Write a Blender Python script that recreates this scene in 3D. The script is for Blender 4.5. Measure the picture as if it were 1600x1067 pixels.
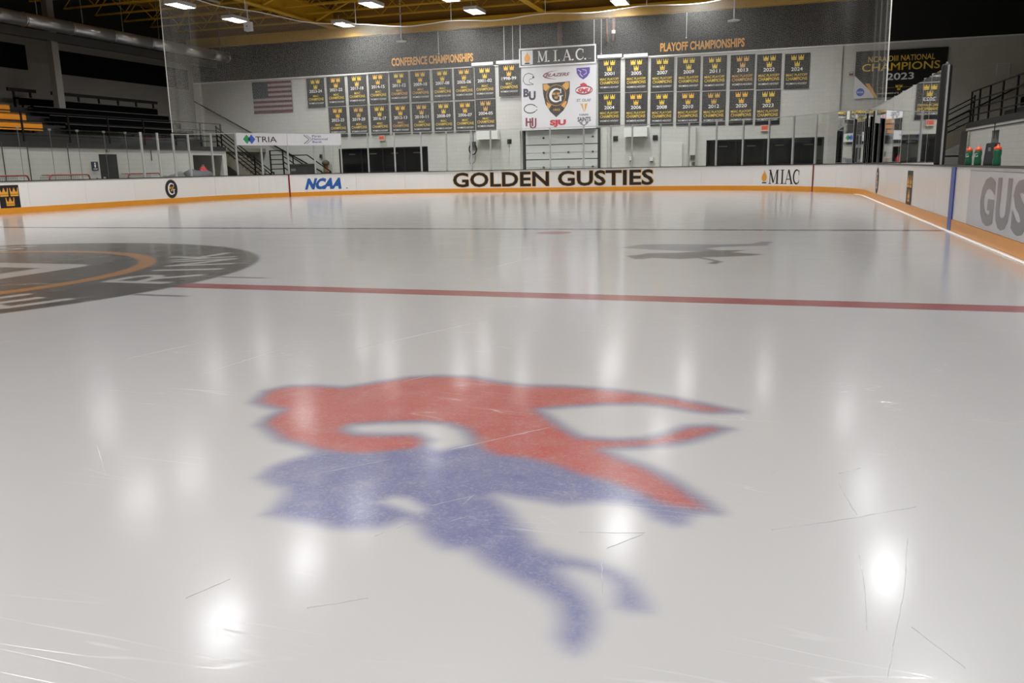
import bpy, math, random
import numpy as np
from mathutils import Vector, Matrix

random.seed(7)
for o in list(bpy.data.objects): bpy.data.objects.remove(o)
SC = bpy.context.scene
COL = SC.collection

# ------------------------------------------------------------------ camera
F_PX = 1291.75
YAW, PITCH, ROLL = -0.3131, 0.2076, -0.0202
CAM = Vector((10.334, -7.114, 1.1376))
cd = bpy.data.cameras.new('camera')
cd.sensor_fit = 'HORIZONTAL'; cd.sensor_width = 36.0
cd.lens = F_PX / 1600.0 * 36.0
cd.clip_start = 0.05; cd.clip_end = 300
cam = bpy.data.objects.new('camera', cd); COL.objects.link(cam)
fw = Vector((math.sin(YAW)*math.cos(PITCH), math.cos(YAW)*math.cos(PITCH), -math.sin(PITCH)))
rt = Vector((math.cos(YAW), -math.sin(YAW), 0)); up = rt.cross(fw)
r2 = rt*math.cos(ROLL) + up*math.sin(ROLL); u2 = up*math.cos(ROLL) - rt*math.sin(ROLL)
m = Matrix((r2, u2, -fw)).transposed().to_4x4(); m.translation = CAM
cam.matrix_world = m
SC.camera = cam

# ------------------------------------------------------------------ world, exposure
w = bpy.data.worlds.new('hall_air'); SC.world = w; w.use_nodes = True
w.node_tree.nodes['Background'].inputs[0].default_value = (0.9, 0.95, 1.0, 1)
w.node_tree.nodes['Background'].inputs[1].default_value = 0.0
SC.view_settings.view_transform = 'Standard'
SC.view_settings.look = 'None'
SC.view_settings.gamma = 1.0
SC.view_settings.exposure = 0.0
SC.view_settings.use_curve_mapping = False
SC.cycles.transparent_max_bounces = 16
SC.cycles.max_bounces = 7
SC.cycles.diffuse_bounces = 4
SC.cycles.glossy_bounces = 3
LAMP_STRENGTH = 12.0      # glow of the lamp lenses
LAMP_POWER = 190.0        # downward beam of each lamp (W)
LAMP_SPREAD = math.radians(135)

# ------------------------------------------------------------------ helpers
def lin(c):
    c = c / 255.0
    return c / 12.92 if c <= 0.04045 else ((c + 0.055) / 1.055) ** 2.4
def rgb(r, g, b): return (lin(r), lin(g), lin(b), 1)

MATS = {}
def mat(name, col, rough=0.6, metal=0.0, var=0.06, scale=6.0, bump=0.0, coat=0.0, spec=0.5, bscale=None):
    """procedural principled material: base colour broken up by noise, optional bump"""
    if name in MATS: return MATS[name]
    M = bpy.data.materials.new(name); M.use_nodes = True
    nt = M.node_tree; b = nt.nodes['Principled BSDF']
    b.inputs['Roughness'].default_value = rough
    b.inputs['Metallic'].default_value = metal
    b.inputs['Specular IOR Level'].default_value = spec
    if coat: b.inputs['Coat Weight'].default_value = coat; b.inputs['Coat Roughness'].default_value = 0.08
    tc = nt.nodes.new('ShaderNodeTexCoord')
    nz = nt.nodes.new('ShaderNodeTexNoise'); nz.inputs['Scale'].default_value = scale; nz.inputs['Detail'].default_value = 4
    nt.links.new(tc.outputs['Object'], nz.inputs['Vector'])
    mx = nt.nodes.new('ShaderNodeMixRGB'); mx.blend_type = 'MIX'
    c = Vector(col[:3])
    mx.inputs['Color1'].default_value = (*(c*(1-var)), 1)
    mx.inputs['Color2'].default_value = (*[min(1, x) for x in c*(1+var)], 1)
    nt.links.new(nz.outputs['Fac'], mx.inputs['Fac'])
    nt.links.new(mx.outputs['Color'], b.inputs['Base Color'])
    if bump:
        n2 = nt.nodes.new('ShaderNodeTexNoise'); n2.inputs['Scale'].default_value = bscale or scale*6
        nt.links.new(tc.outputs['Object'], n2.inputs['Vector'])
        bp_ = nt.nodes.new('ShaderNodeBump'); bp_.inputs['Strength'].default_value = bump; bp_.inputs['Distance'].default_value = 0.02
        nt.links.new(n2.outputs['Fac'], bp_.inputs['Height']); nt.links.new(bp_.outputs['Normal'], b.inputs['Normal'])
    MATS[name] = M
    return M

def block_mat(name, col, axis='x'):
    """painted concrete block: courses as fine relief and faint colour"""
    M = mat(name, col, 0.75, var=0.05, scale=0.7)
    nt = M.node_tree; b = nt.nodes['Principled BSDF']
    tc = nt.nodes.new('ShaderNodeTexCoord'); mp = nt.nodes.new('ShaderNodeMapping')
    mp.inputs['Rotation'].default_value = (math.pi/2, 0, 0) if axis == 'x' else (math.pi/2, 0, math.pi/2)
    if axis == 'y': mp.inputs['Rotation'].default_value = (0, math.pi/2, math.pi/2)
    br = nt.nodes.new('ShaderNodeTexBrick'); br.inputs['Scale'].default_value = 1.0
    br.inputs['Brick Width'].default_value = 0.4; br.inputs['Row Height'].default_value = 0.2
    br.inputs['Mortar Size'].default_value = 0.008; br.inputs['Mortar Smooth'].default_value = 0.3
    br.inputs['Color1'].default_value = (1, 1, 1, 1); br.inputs['Color2'].default_value = (0.96, 0.96, 0.96, 1)
    br.inputs['Mortar'].default_value = (0.86, 0.86, 0.86, 1)
    nt.links.new(tc.outputs['Object'], mp.inputs['Vector']); nt.links.new(mp.outputs['Vector'], br.inputs['Vector'])
    old = b.inputs['Base Color'].links[0].from_socket
    mu = nt.nodes.new('ShaderNodeMixRGB'); mu.blend_type = 'MULTIPLY'; mu.inputs['Fac'].default_value = 1
    nt.links.new(old, mu.inputs['Color1']); nt.links.new(br.outputs['Color'], mu.inputs['Color2'])
    nt.links.new(mu.outputs['Color'], b.inputs['Base Color'])
    bm_ = nt.nodes.new('ShaderNodeBump'); bm_.inputs['Strength'].default_value = 0.25; bm_.inputs['Distance'].default_value = 0.01
    nt.links.new(br.outputs['Fac'], bm_.inputs['Height']); bm_.invert = True
    nt.links.new(bm_.outputs['Normal'], b.inputs['Normal'])
    return M

def emis(name, col, strength):
    M = bpy.data.materials.new(name); M.use_nodes = True
    nt = M.node_tree; nt.nodes.clear()
    o = nt.nodes.new('ShaderNodeOutputMaterial'); e = nt.nodes.new('ShaderNodeEmission')
    e.inputs[0].default_value = col; e.inputs[1].default_value = strength
    nt.links.new(e.outputs[0], o.inputs[0]); return M

def glass_mat(name, tint=(0.97, 0.985, 0.978, 1), ior=1.14):
    M = bpy.data.materials.new(name); M.use_nodes = True
    nt = M.node_tree; nt.nodes.clear()
    o = nt.nodes.new('ShaderNodeOutputMaterial'); t = nt.nodes.new('ShaderNodeBsdfTransparent')
    t.inputs[0].default_value = tint
    g = nt.nodes.new('ShaderNodeBsdfGlossy'); g.inputs['Roughness'].default_value = 0.02; g.inputs[0].default_value = (1, 1, 1, 1)
    f = nt.nodes.new('ShaderNodeFresnel'); f.inputs[0].default_value = ior
    mx = nt.nodes.new('ShaderNodeMixShader')
    nt.links.new(f.outputs[0], mx.inputs[0]); nt.links.new(t.outputs[0], mx.inputs[1]); nt.links.new(g.outputs[0], mx.inputs[2])
    nt.links.new(mx.outputs[0], o.inputs[0]); return M

class MB:
    def __init__(s): s.v = []; s.f = []
    def add(s, vs, fs):
        n = len(s.v); s.v += [tuple(p) for p in vs]; s.f += [tuple(i+n for i in f) for f in fs]; return s
    def box(s, lo, hi):
        x0, y0, z0 = lo; x1, y1, z1 = hi
        return s.add([(x0,y0,z0),(x1,y0,z0),(x1,y1,z0),(x0,y1,z0),(x0,y0,z1),(x1,y0,z1),(x1,y1,z1),(x0,y1,z1)],
                     [(0,3,2,1),(4,5,6,7),(0,1,5,4),(1,2,6,5),(2,3,7,6),(3,0,4,7)])
    def bar(s, a, b, w, h=None):
        """rectangular bar from a to b"""
        h = h or w; a = Vector(a); b = Vector(b); d = (b-a).normalized()
        u = d.cross(Vector((0,0,1)));
        if u.length < 1e-4: u = Vector((1,0,0))
        u.normalize(); v = u.cross(d); u = u*w/2; v = v*h/2
        p = [a-u-v, a+u-v, a+u+v, a-u+v, b-u-v, b+u-v, b+u+v, b-u+v]
        return s.add(p, [(0,3,2,1),(4,5,6,7),(0,1,5,4),(1,2,6,5),(2,3,7,6),(3,0,4,7)])
    def tube(s, pts, r, n=6, closed=False, cap=True):
        pts = [Vector(p) for p in pts]; k = len(pts); base = len(s.v); V = []
        for i, p in enumerate(pts):
            if closed: d = pts[(i+1) % k] - pts[i-1]
            else: d = pts[min(i+1, k-1)] - pts[max(i-1, 0)]
            d.normalize(); u = d.cross(Vector((0,0,1)))
            if u.length < 1e-3: u = d.cross(Vector((0,1,0)))
            u.normalize(); v = u.cross(d)
            for j in range(n):
                a = 2*math.pi*(j+0.5)/n; V.append(p + u*math.cos(a)*r + v*math.sin(a)*r)
        Fc = []
        for i in range(k if closed else k-1):
            i2 = (i+1) % k
            for j in range(n):
                j2 = (j+1) % n; Fc.append((i*n+j, i*n+j2, i2*n+j2, i2*n+j))
        if cap and not closed:
            Fc.append(tuple(range(n-1, -1, -1))); Fc.append(tuple((k-1)*n+j for j in range(n)))
        return s.add(V, Fc)
    def lathe(s, prof, c=(0,0,0), n=14):
        V = []; Fc = []
        for r, z in prof:
            for j in range(n):
                a = 2*math.pi*j/n; V.append((c[0]+r*math.cos(a), c[1]+r*math.sin(a), c[2]+z))
        for i in range(len(prof)-1):
            for j in range(n):
                j2 = (j+1) % n; Fc.append((i*n+j, i*n+j2, (i+1)*n+j2, (i+1)*n+j))
        Fc.append(tuple(range(n-1,-1,-1))); Fc.append(tuple((len(prof)-1)*n+j for j in range(n)))
        return s.add(V, Fc)
    def prism(s, poly, mp, t0, t1):
        """2-D polygon mapped with mp(u,v,t) between thicknesses t0 and t1"""
        n = len(poly); V = [mp(u, v, t0) for u, v in poly] + [mp(u, v, t1) for u, v in poly]
        Fc = [tuple(range(n)), tuple(range(2*n-1, n-1, -1))]
        for i in range(n): Fc.append((i, n+i, n+(i+1) % n, (i+1) % n))
        return s.add(V, Fc)
    def mesh(s, name):
        me = bpy.data.meshes.new(name); me.from_pydata([tuple(p) for p in s.v], [], s.f); me.update(); return me
    def build(s, name, M, parent=None, smooth=False):
        me = s.mesh(name); me.materials.append(M)
        if smooth: me.polygons.foreach_set('use_smooth', [True]*len(me.polygons))
        return link(name, me, parent)
def link(name, me, parent=None, loc=None):
    o = bpy.data.objects.new(name, me); COL.objects.link(o)
    if parent is not None: o.parent = parent
    if loc is not None: o.location = loc
    return o
def tag(o, label, cat, group=None):
    o['label'] = label; o['category'] = cat
    if group: o['group'] = group
    return o
def thing(name, label, cat, loc=(0,0,0), group=None, rz=0):
    o = bpy.data.objects.new(name, None); COL.objects.link(o); o.location = loc; o.rotation_euler = (0,0,rz)
    o.empty_display_size = 0.1
    return tag(o, label, cat, group)
def struct(o, label=None):
    o['kind'] = 'structure'
    if label: o['label'] = label
    return o
def copy_tree(o, parent=None):
    c = o.copy(); COL.objects.link(c); c.parent = parent
    for ch in list(o.children):
        if ch.type != 'LIGHT': copy_tree(ch, c)
    return c

# --- flat lettering from the built-in font
TXT = {}
def text_poly(body, bold=0.0, res=3):
    key = (body, bold)
    if key in TXT: return TXT[key]
    cu = bpy.data.curves.new('t', 'FONT'); cu.body = body; cu.resolution_u = res; cu.offset = bold
    cu.fill_mode = 'FRONT'
    ob = bpy.data.objects.new('t', cu); COL.objects.link(ob)
    dg = bpy.context.evaluated_depsgraph_get(); dg.update()
    ev = ob.evaluated_get(dg); me = ev.to_mesh()
    V = np.array([v.co[:2] for v in me.vertices]); Fc = [tuple(p.vertices) for p in me.polygons]
    ev.to_mesh_clear(); bpy.data.objects.remove(ob); bpy.data.curves.remove(cu)
    lo = V.min(0); hi = V.max(0); V = (V-lo)/(hi-lo)
    TXT[key] = (V, Fc); return TXT[key]
def lettering(body, M, parent, mp, u0, u1, v0, v1, bold=0.0, shear=0.0, name='lettering', t=0.0):
    V, Fc = text_poly(body, bold)
    P = [mp(u0+(u1-u0)*(a+shear*b), v0+(v1-v0)*b, t) for a, b in V]
    return MB().add(P, Fc).build(name, M, parent)
def flat(polys, M, parent, mp, name, t=0.0):
    b = MB()
    for po in polys: b.add([mp(u, v, t) for u, v in po], [tuple(range(len(po)))])
    return b.build(name, M, parent)
def stroke(pts, wd):
    """polyline stroke as quads; wd number or list"""
    pts = [np.array(p, float) for p in pts]; n = len(pts); L_ = []; R_ = []
    for i in range(n):
        d = pts[min(i+1, n-1)] - pts[max(i-1, 0)]; d /= np.linalg.norm(d); nn = np.array((-d[1], d[0]))
        k = wd[i] if hasattr(wd, '__len__') else wd
        L_.append(pts[i]+nn*k/2); R_.append(pts[i]-nn*k/2)
    return [[tuple(L_[i]), tuple(R_[i]), tuple(R_[i+1]), tuple(L_[i+1])] for i in range(n-1)]
def arc(cx, cy, rx, ry, a0, a1, n=16):
    return [(cx+rx*math.cos(math.radians(a0+(a1-a0)*i/n)), cy+ry*math.sin(math.radians(a0+(a1-a0)*i/n))) for i in range(n+1)]
def scaled(polys, u0, v0, w_, h_): return [[(u0+a*w_, v0+b*h_) for a, b in po] for po in polys]
def rect(u0, v0, u1, v1): return [(u0, v0), (u1, v0), (u1, v1), (u0, v1)]
def serif(ch):
    """serif capitals on a unit square"""
    S = []
    if ch == 'M':
        S = [rect(.10,0,.17,1), rect(.78,0,.94,1)] + stroke([(.14,1),(.48,.08)], .15) + stroke([(.48,.08),(.82,1)], .06)
        S += [rect(0,0,.27,.05), rect(.68,0,1.04,.05), rect(0,.95,.24,1), rect(.76,.95,1.04,1)]
    elif ch == 'I': S = [rect(.36,0,.64,1), rect(.14,0,.86,.05), rect(.14,.95,.86,1)]
    elif ch == 'A':
        S = stroke([(.46,1),(.14,.02)], .06) + stroke([(.46,1),(.86,.02)], .17) + [rect(.24,.3,.72,.36), rect(0,0,.28,.05), rect(.66,0,1.04,.05)]
    elif ch == 'C':
        p = arc(.54,.5,.42,.47,45,315,20); S = stroke(p, [.05+.13*math.sin(math.pi*i/20)**1.2 for i in range(21)]) + [rect(.82,.62,.88,.96), rect(.83,.1,.87,.3)]
    elif ch == 'G':
        p = arc(.52,.5,.42,.46,42,318,20); S = stroke(p, [.05+.13*math.sin(math.pi*i/20)**1.2 for i in range(21)]) + [rect(.74,.06,.88,.46), rect(.6,.42,1.0,.47), rect(.81,.64,.86,.96)]
    return S
CROWN = [[(.04,0),(.96,0),(.99,.22),(.01,.22)],
         [(.02,.27),(.98,.27),(1.0,.95),(.90,.95),(.84,.62),(.70,.52),(.62,.80),(.56,.95),(.44,.95),(.38,.80),(.30,.52),(.16,.62),(.10,.95),(0,.95)],
         arc(.5,.98,.07,.08,0,345,8), arc(.05,.99,.06,.07,0,345,8), arc(.95,.99,.06,.07,0,345,8)]
_crown_me = {}

# ------------------------------------------------------------------ rink dimensions
L = 30.48; W = 12.954; R = 8.0; BH = 1.005
A_ = W - R
def bp(s, z=0.0, off=0.0):
    """point on the board line: s metres round from the middle of the far end (+ right), off outward"""
    sg = 1 if s >= 0 else -1; t = abs(s)
    if t < A_: return Vector((sg*t, L+off, z))
    t -= A_
    if t < R*math.pi/2:
        th = t/R; return Vector((sg*(A_+(R+off)*math.sin(th)), L-R+(R+off)*math.cos(th), z))
    t -= R*math.pi/2
    if t < 2*(L-R): return Vector((sg*(W+off), L-R-t, z))
    t -= 2*(L-R)
    if t < R*math.pi/2:
        th = t/R; return Vector((sg*(A_+(R+off)*math.cos(th)), -(L-R)-(R+off)*math.sin(th), z))
    t -= R*math.pi/2
    return Vector((sg*(A_-t), -L-off, z))
S_END = A_*2 + R*math.pi + 2*(L-R)
def on_board(u, v, t=0.0): return bp(u, v, -0.006 - t)     # decals on the inner face of the boards
HX = 22.0; YB = -33.0; YE = 34.5; ZW = 6.22; ZD = 8.05; ZR = 9.75

# ------------------------------------------------------------------ materials
M_wall = block_mat('painted_block_end', rgb(192,192,187), 'x')
M_wally = block_mat('painted_block_side', rgb(190,190,185), 'y')
M_dark = mat('dark_upper_cladding', rgb(20,20,22), 0.85, var=0.1)
M_conc = mat('floor_concrete', rgb(120,118,112), 0.7, var=0.12, scale=2, bump=0.1)
M_concl = mat('stair_concrete', rgb(128,122,108), 0.8, var=0.12, scale=3, bump=0.1)
M_deck = mat('roof_deck_paint', rgb(140,104,36), 0.8, var=0.15)
M_yel = mat('yellow_steel_paint', rgb(190,146,26), 0.55, var=0.12, scale=3)
M_board = mat('white_board_plastic', rgb(232,230,226), 0.22, var=0.02, scale=9, spec=0.5)
M_kick = mat('golden_kick_plate', rgb(226,150,40), 0.3, var=0.05, scale=4)
M_cap = mat('black_cap_rail', rgb(26,26,28), 0.35)
M_alu = mat('brushed_aluminium', rgb(196,198,198), 0.35, metal=0.55, var=0.05)
M_black = mat('black_paint', rgb(16,16,17), 0.5)
M_blackgl = mat('dark_lobby_glass', rgb(14,15,16), 0.12, var=0.2)
M_ink = mat('dark_print', rgb(30,22,18), 0.4)
M_gold = mat('gold_print', rgb(226,160,60), 0.5)
M_goldy = mat('yellow_print', rgb(222,190,60), 0.5)
M_goldo = mat('faded_gold_print', rgb(205,160,80), 0.5)
M_white = mat('white_print', rgb(232,232,230), 0.5)
M_bann = mat('black_banner_cloth', rgb(32,31,34), 0.85, var=0.08, scale=20)
M_vinyl = mat('white_vinyl', rgb(212,212,216), 0.5, var=0.02)
M_red = mat('red_print', rgb(190,40,55), 0.5)
M_maroon = mat('maroon_print', rgb(120,40,60), 0.5)
M_navy = mat('navy_print', rgb(52,52,72), 0.5)
M_blue = mat('blue_print', rgb(36,92,168), 0.45)
M_purple = mat('purple_print', rgb(86,62,150), 0.5)
M_grey = mat('grey_print', rgb(120,120,126), 0.5)
M_rail = mat('black_rail_paint', rgb(18,17,17), 0.55, spec=.2)
M_galv = mat('galvanised_duct', rgb(176,176,178), 0.32, metal=0.8, var=0.1, scale=3, bump=0.15, bscale=5)
M_plankb = mat('black_bench_plank', rgb(9,9,10), 0.9, var=0.15, spec=0)
M_plankg = mat('gold_bench_plank', rgb(222,140,20), 0.5, var=0.08)
M_glass = glass_mat('clear_shield_glass')
M_panel = mat('grey_door_paint', rgb(190,192,190), 0.55, var=0.04)
M_seal = mat('dark_gap', rgb(60,60,60), 0.7)
M_void = mat('unlit_black', rgb(7,7,8), 0.9, spec=.1)
M_joint = mat('glass_joint', rgb(105,108,106), 0.6)
M_stand = mat('dark_stand_deck', rgb(36,35,34), 0.85, var=.12)
M_net = mat('white_net_cord', rgb(225,225,220), 0.8)
M_gridgrey = mat('grey_vent', rgb(70,70,66), 0.6)

# ------------------------------------------------------------------ ice (floor) with the painted marks
def seg_dist(P, poly):
    d = np.full(len(P), 1e9); inside = np.zeros(len(P), bool); n = len(poly)
    for i in range(n):
        a = poly[i]; b = poly[(i+1) % n]; ab = b-a; t = np.clip(((P-a)@ab)/(ab@ab+1e-12), 0, 1)
        d = np.minimum(d, np.hypot(*(P-a-t[:,None]*ab).T))
        c = ((a[1] > P[:,1]) != (b[1] > P[:,1])); dy = b[1]-a[1] if abs(b[1]-a[1]) > 1e-9 else 1e-9
        inside ^= c & (P[:,0] < (b[0]-a[0])*(P[:,1]-a[1])/dy+a[0])
    return np.where(inside, -d, d)
def line_dist(P, a, b):
    a = np.array(a, float); b = np.array(b, float); ab = b-a
    t = np.clip(((P-a)@ab)/(ab@ab+1e-12), 0, 1); return np.hypot(*(P-a-t[:,None]*ab).T)
def sstep(x, e0, e1):
    t = np.clip((x-e0)/(e1-e0), 0, 1); return t*t*(3-2*t)
LION_RED = np.array([(7.843,-3.672),(7.774,-3.475),(7.833,-3.353),(7.964,-3.308),(8.156,-3.303),(8.276,-3.164),(8.401,-3.018),(8.531,-2.958),(8.712,-2.930),(8.927,-3.008),(9.082,-3.040),(9.284,-3.006),(9.491,-3.009),(9.697,-3.048),(9.864,-3.094),(10.027,-3.171),(10.195,-3.261),(10.068,-3.314),(9.979,-3.304),(9.854,-3.258),(9.729,-3.244),(9.551,-3.299),(9.408,-3.369),(9.278,-3.456),(9.353,-3.555),(9.467,-3.705),(9.564,-3.808),(9.710,-3.806),(9.838,-3.756),(9.907,-3.667),(9.989,-3.544),(10.084,-3.511),(10.160,-3.539),(10.094,-3.638),(10.023,-3.743),(9.928,-3.826),(9.805,-3.883),(9.692,-3.944),(9.791,-4.028),(9.889,-4.091),(9.973,-4.173),(10.055,-4.281),(10.131,-4.380),(10.170,-4.453),(10.117,-4.462),(10.033,-4.468),(9.963,-4.431),(9.885,-4.363),(9.780,-4.297),(9.649,-4.252),(9.530,-4.178),(9.413,-4.134),(9.277,-4.131),(9.172,-4.054),(9.109,-3.924),(9.050,-3.838),(8.937,-3.771),(8.811,-3.772),(8.642,-3.825),(8.510,-3.898),(8.525,-3.972),(8.596,-4.010),(8.722,-3.987),(8.859,-3.952),(8.948,-4.010),(8.958,-4.126),(8.831,-4.207),(8.739,-4.255),(8.625,-4.261),(8.521,-4.238),(8.437,-4.201),(8.323,-4.170),(8.220,-4.087),(8.098,-3.992),(8.069,-3.886),(8.062,-3.757),(7.968,-3.735)])
LION_BLUE = np.array([(8.556,-4.246),(8.486,-4.375),(8.461,-4.472),(8.482,-4.580),(8.567,-4.631),(8.644,-4.656),(8.677,-4.716),(8.706,-4.820),(8.710,-4.875),(8.788,-4.886),(8.894,-4.900),(8.996,-4.913),(9.082,-4.899),(9.154,-4.860),(9.193,-4.797),(9.255,-4.822),(9.314,-4.895),(9.398,-4.950),(9.476,-4.947),(9.564,-5.021),(9.660,-5.077),(9.750,-5.127),(9.814,-5.179),(9.845,-5.252),(9.856,-5.326),(9.891,-5.368),(9.917,-5.380),(9.933,-5.347),(9.941,-5.272),(9.925,-5.181),(9.886,-5.114),(9.817,-5.034),(9.783,-4.988),(9.819,-4.966),(9.877,-4.974),(9.913,-4.995),(9.953,-5.041),(9.972,-5.145),(10.009,-5.154),(10.054,-5.142),(10.026,-5.067),(9.981,-4.988),(9.927,-4.944),(9.865,-4.917),(9.763,-4.894),(9.676,-4.856),(9.601,-4.743),(9.516,-4.624),(9.420,-4.511),(9.577,-4.523),(9.672,-4.537),(9.773,-4.487),(9.858,-4.465),(9.929,-4.496),(9.982,-4.563),(10.059,-4.603),(10.093,-4.579),(10.107,-4.476),(9.959,-4.403),(9.774,-4.266),(9.519,-4.136),(9.290,-4.088),(9.158,-4.033),(9.093,-4.049),(9.043,-4.104),(8.941,-4.088),(8.813,-4.171),(8.720,-4.220)])
FAR_PALE = np.array([(8.209,4.450),(8.330,4.748),(8.448,4.997),(8.884,5.099),(9.479,5.095),(9.968,5.240),(10.092,5.620),(10.299,5.534),(10.214,5.224),(10.218,4.935),(9.981,4.874),(9.586,4.685),(9.412,4.485),(9.591,4.241),(9.325,4.041),(9.068,4.097),(8.665,4.226),(8.401,4.332)])
FAR_DARK = np.array([(9.434,4.223),(9.982,4.335),(9.785,4.011),(10.195,3.781),(10.023,3.585),(9.671,3.407),(9.459,3.350),(9.749,2.897),(9.659,2.623),(9.545,2.697),(9.606,2.945),(9.400,3.233),(9.183,3.098),(8.862,3.201),(8.767,3.043),(8.651,3.028),(8.461,3.423),(8.597,3.518),(8.685,3.753),(9.028,3.866),(9.325,4.041)])

YBL = 7.80
def ranges(*rs):
    out = []
    for a, b, st in rs: out += list(np.arange(a, b-1e-6, st))
    return out
gx = ranges((-13.3,-4.8,.5), (-4.8,4.95,.034), (4.95,6.15,.12), (6.15,7.0,.05), (7.0,7.6,.1), (7.6,10.55,.019), (10.55,13.31,.12)) + [13.3]
gy = ranges((-30.9,-8.2,.6), (-8.2,-5.7,.1), (-5.7,-2.75,.019), (-2.75,5.9,.034), (5.9,6.6,.1), (6.6,7.4,.04), (7.4,8.3,.06), (8.3,30.9,.5)) + [30.9]
gy += [-.1524,.1524,-.158,.158, YBL-.152,YBL+.152,YBL-.158,YBL+.158,-YBL-.152,-YBL+.152,-YBL-.158,-YBL+.158]
gx = np.array(sorted(set(np.round(gx,4)))); gy = np.array(sorted(set(np.round(gy,4))))
NX, NY = len(gx), len(gy)
PX, PY = np.meshgrid(gx, gy); P = np.stack([PX.ravel(), PY.ravel()], -1)
ICE = np.array([lin(173), lin(173), lin(174)])
col_ = np.tile(ICE, (len(P), 1)); frost = np.zeros(len(P))
idv = np.zeros(len(P), int)
def paint(mask, c, fr=0.0):
    global col_, frost
    c = np.array([lin(x) for x in c]); col_ = col_*(1-mask[:,None]) + c*mask[:,None]; frost = np.maximum(frost, fr*mask)
# centre line, blue lines
m_ = 1-sstep(np.abs(P[:,1]), .1524, .158); paint(m_, (136,60,62), .3); idv[np.abs(P[:,1]) < .1525] = 1
for sgn, k in ((1, 2), (-1, 7)):
    d = np.abs(P[:,1]-sgn*YBL); paint(1-sstep(d, .152, .158), (44,52,88), .2); idv[d < .1521] = k
# face-off spot by the blue line
d = np.hypot(P[:,0]-6.58, P[:,1]-7.0); paint(1-sstep(d, .29, .33), (150,84,76), .2); idv[d < .31] = 6
# hash marks beside the circle
for yy in (.67, -.65):
    for x0, x1 in ((4.4, 4.95), (-4.95, -4.4)):
        d = np.maximum(np.abs(P[:,1]-yy)-.03, np.maximum(x0-P[:,0], P[:,0]-x1)); paint(1-sstep(d, -.01, .02), (90,90,100), .1)
# centre circle crest
rr = np.hypot(P[:,0], P[:,1]); th = np.degrees(np.arctan2(P[:,1], P[:,0]))
sel = rr < 5
paint(1-sstep(rr, 4.38, 4.46), (66,65,63), .25); idv[rr < 4.42] = 3
paint(1-sstep(np.abs(rr-3.0), .09, .12), (160,108,46), .15)
LET = {'R': [((-.3,0),(-.3,1)),((-.3,1),(.1,1)),((.1,1),(.28,.86)),((.28,.86),(.28,.66)),((.28,.66),(.1,.5)),((.1,.5),(-.3,.5)),((0,.5),(.3,0))],
       'I': [((0,0),(0,1))], 'N': [((-.3,0),(-.3,1)),((-.3,1),(.3,0)),((.3,0),(.3,1))],
       'K': [((-.28,0),(-.28,1)),((-.28,.45),(.28,1)),((-.1,.6),(.3,0))],
       'C': [((.28,.85),(.1,1)),((.1,1),(-.15,1)),((-.15,1),(-.3,.8)),((-.3,.8),(-.3,.2)),((-.3,.2),(-.15,0)),((-.15,0),(.1,0)),((.1,0),(.28,.15))],
       'E': [((-.25,0),(-.25,1)),((-.25,1),(.28,1)),((-.25,.5),(.2,.5)),((-.25,0),(.28,0))],
       'D': [((-.28,0),(-.28,1)),((-.28,1),(.05,1)),((.05,1),(.28,.75)),((.28,.75),(.28,.25)),((.28,.25),(.05,0)),((.05,0),(-.28,0))],
       'O': [((-.28,.2),(-.28,.8)),((-.28,.8),(-.1,1)),((-.1,1),(.1,1)),((.1,1),(.28,.8)),((.28,.8),(.28,.2)),((.28,.2),(.1,0)),((.1,0),(-.1,0)),((-.1,0),(-.28,.2))],
       'B': [((-.28,0),(-.28,1)),((-.28,1),(.1,1)),((.1,1),(.24,.76)),((.24,.76),(.1,.52)),((.1,.52),(-.28,.52)),((.1,.52),(.28,.26)),((.28,.26),(.1,0)),((.1,0),(-.28,0))],
       'T': [((0,0),(0,1)),((-.32,1),(.32,1))],
       'S': [((.26,.88),(.1,1)),((.1,1),(-.12,1)),((-.12,1),(-.26,.8)),((-.26,.8),(-.2,.6)),((-.2,.6),(.2,.42)),((.2,.42),(.27,.2)),((.27,.2),(.1,0)),((.1,0),(-.12,0)),((-.12,0),(-.28,.14))]}
lw = np.zeros(len(P)); ii = np.where((rr > 3.15) & (rr < 4.36))[0]
def arc_text(word, centre, step, inward):
    n = len(word)
    for k, ch in enumerate(word):
        if ch == ' ': continue
        a = centre + (k-(n-1)/2)*step*(1 if inward else -1)
        da = (th[ii]-a+180) % 360 - 180
        j = ii[np.abs(da) < 9]; da = da[np.abs(da) < 9]
        u = np.radians(da)*3.75*(1 if inward else -1); v = (4.08-rr[j])/.72 if inward else (rr[j]-3.36)/.72
        q = np.stack([u*1.05, v*.72], -1); dd = np.full(len(j), 9.)
        for a0, b0 in LET[ch]: dd = np.minimum(dd, line_dist(q, (a0[0], a0[1]*.72), (b0[0], b0[1]*.72)))
        lw[j] = np.maximum(lw[j], 1-sstep(dd, .055, .085))
arc_text('ICE RINK', 0, 12.6, True); arc_text('DON ROBERTS', 180, 12.6, False)
paint(lw, (170,169,165))
# big block G in the middle of the crest, read from the right-hand side
dG = np.full(len(P), 9.); jj = np.where(rr < 2.9)[0]; q = np.stack([P[jj,1], -P[jj,0]], -1); g_ = np.full(len(jj), 9.)
for a0, b0 in (((1.15,.95),(1.0,1.6)),((1.0,1.6),(-.8,1.6)),((-.8,1.6),(-1.3,1.0)),((-1.3,1.0),(-1.3,-1.0)),((-1.3,-1.0),(-.8,-1.62)),((-.8,-1.62),(1.28,-1.62)),((1.28,-1.62),(1.28,-.1)),((1.28,-.1),(.3,-.1))):
    g_ = np.minimum(g_, line_dist(q, a0, b0))
dG[jj] = g_; paint(1-sstep(dG, .2, .25), (168,167,163))
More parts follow.
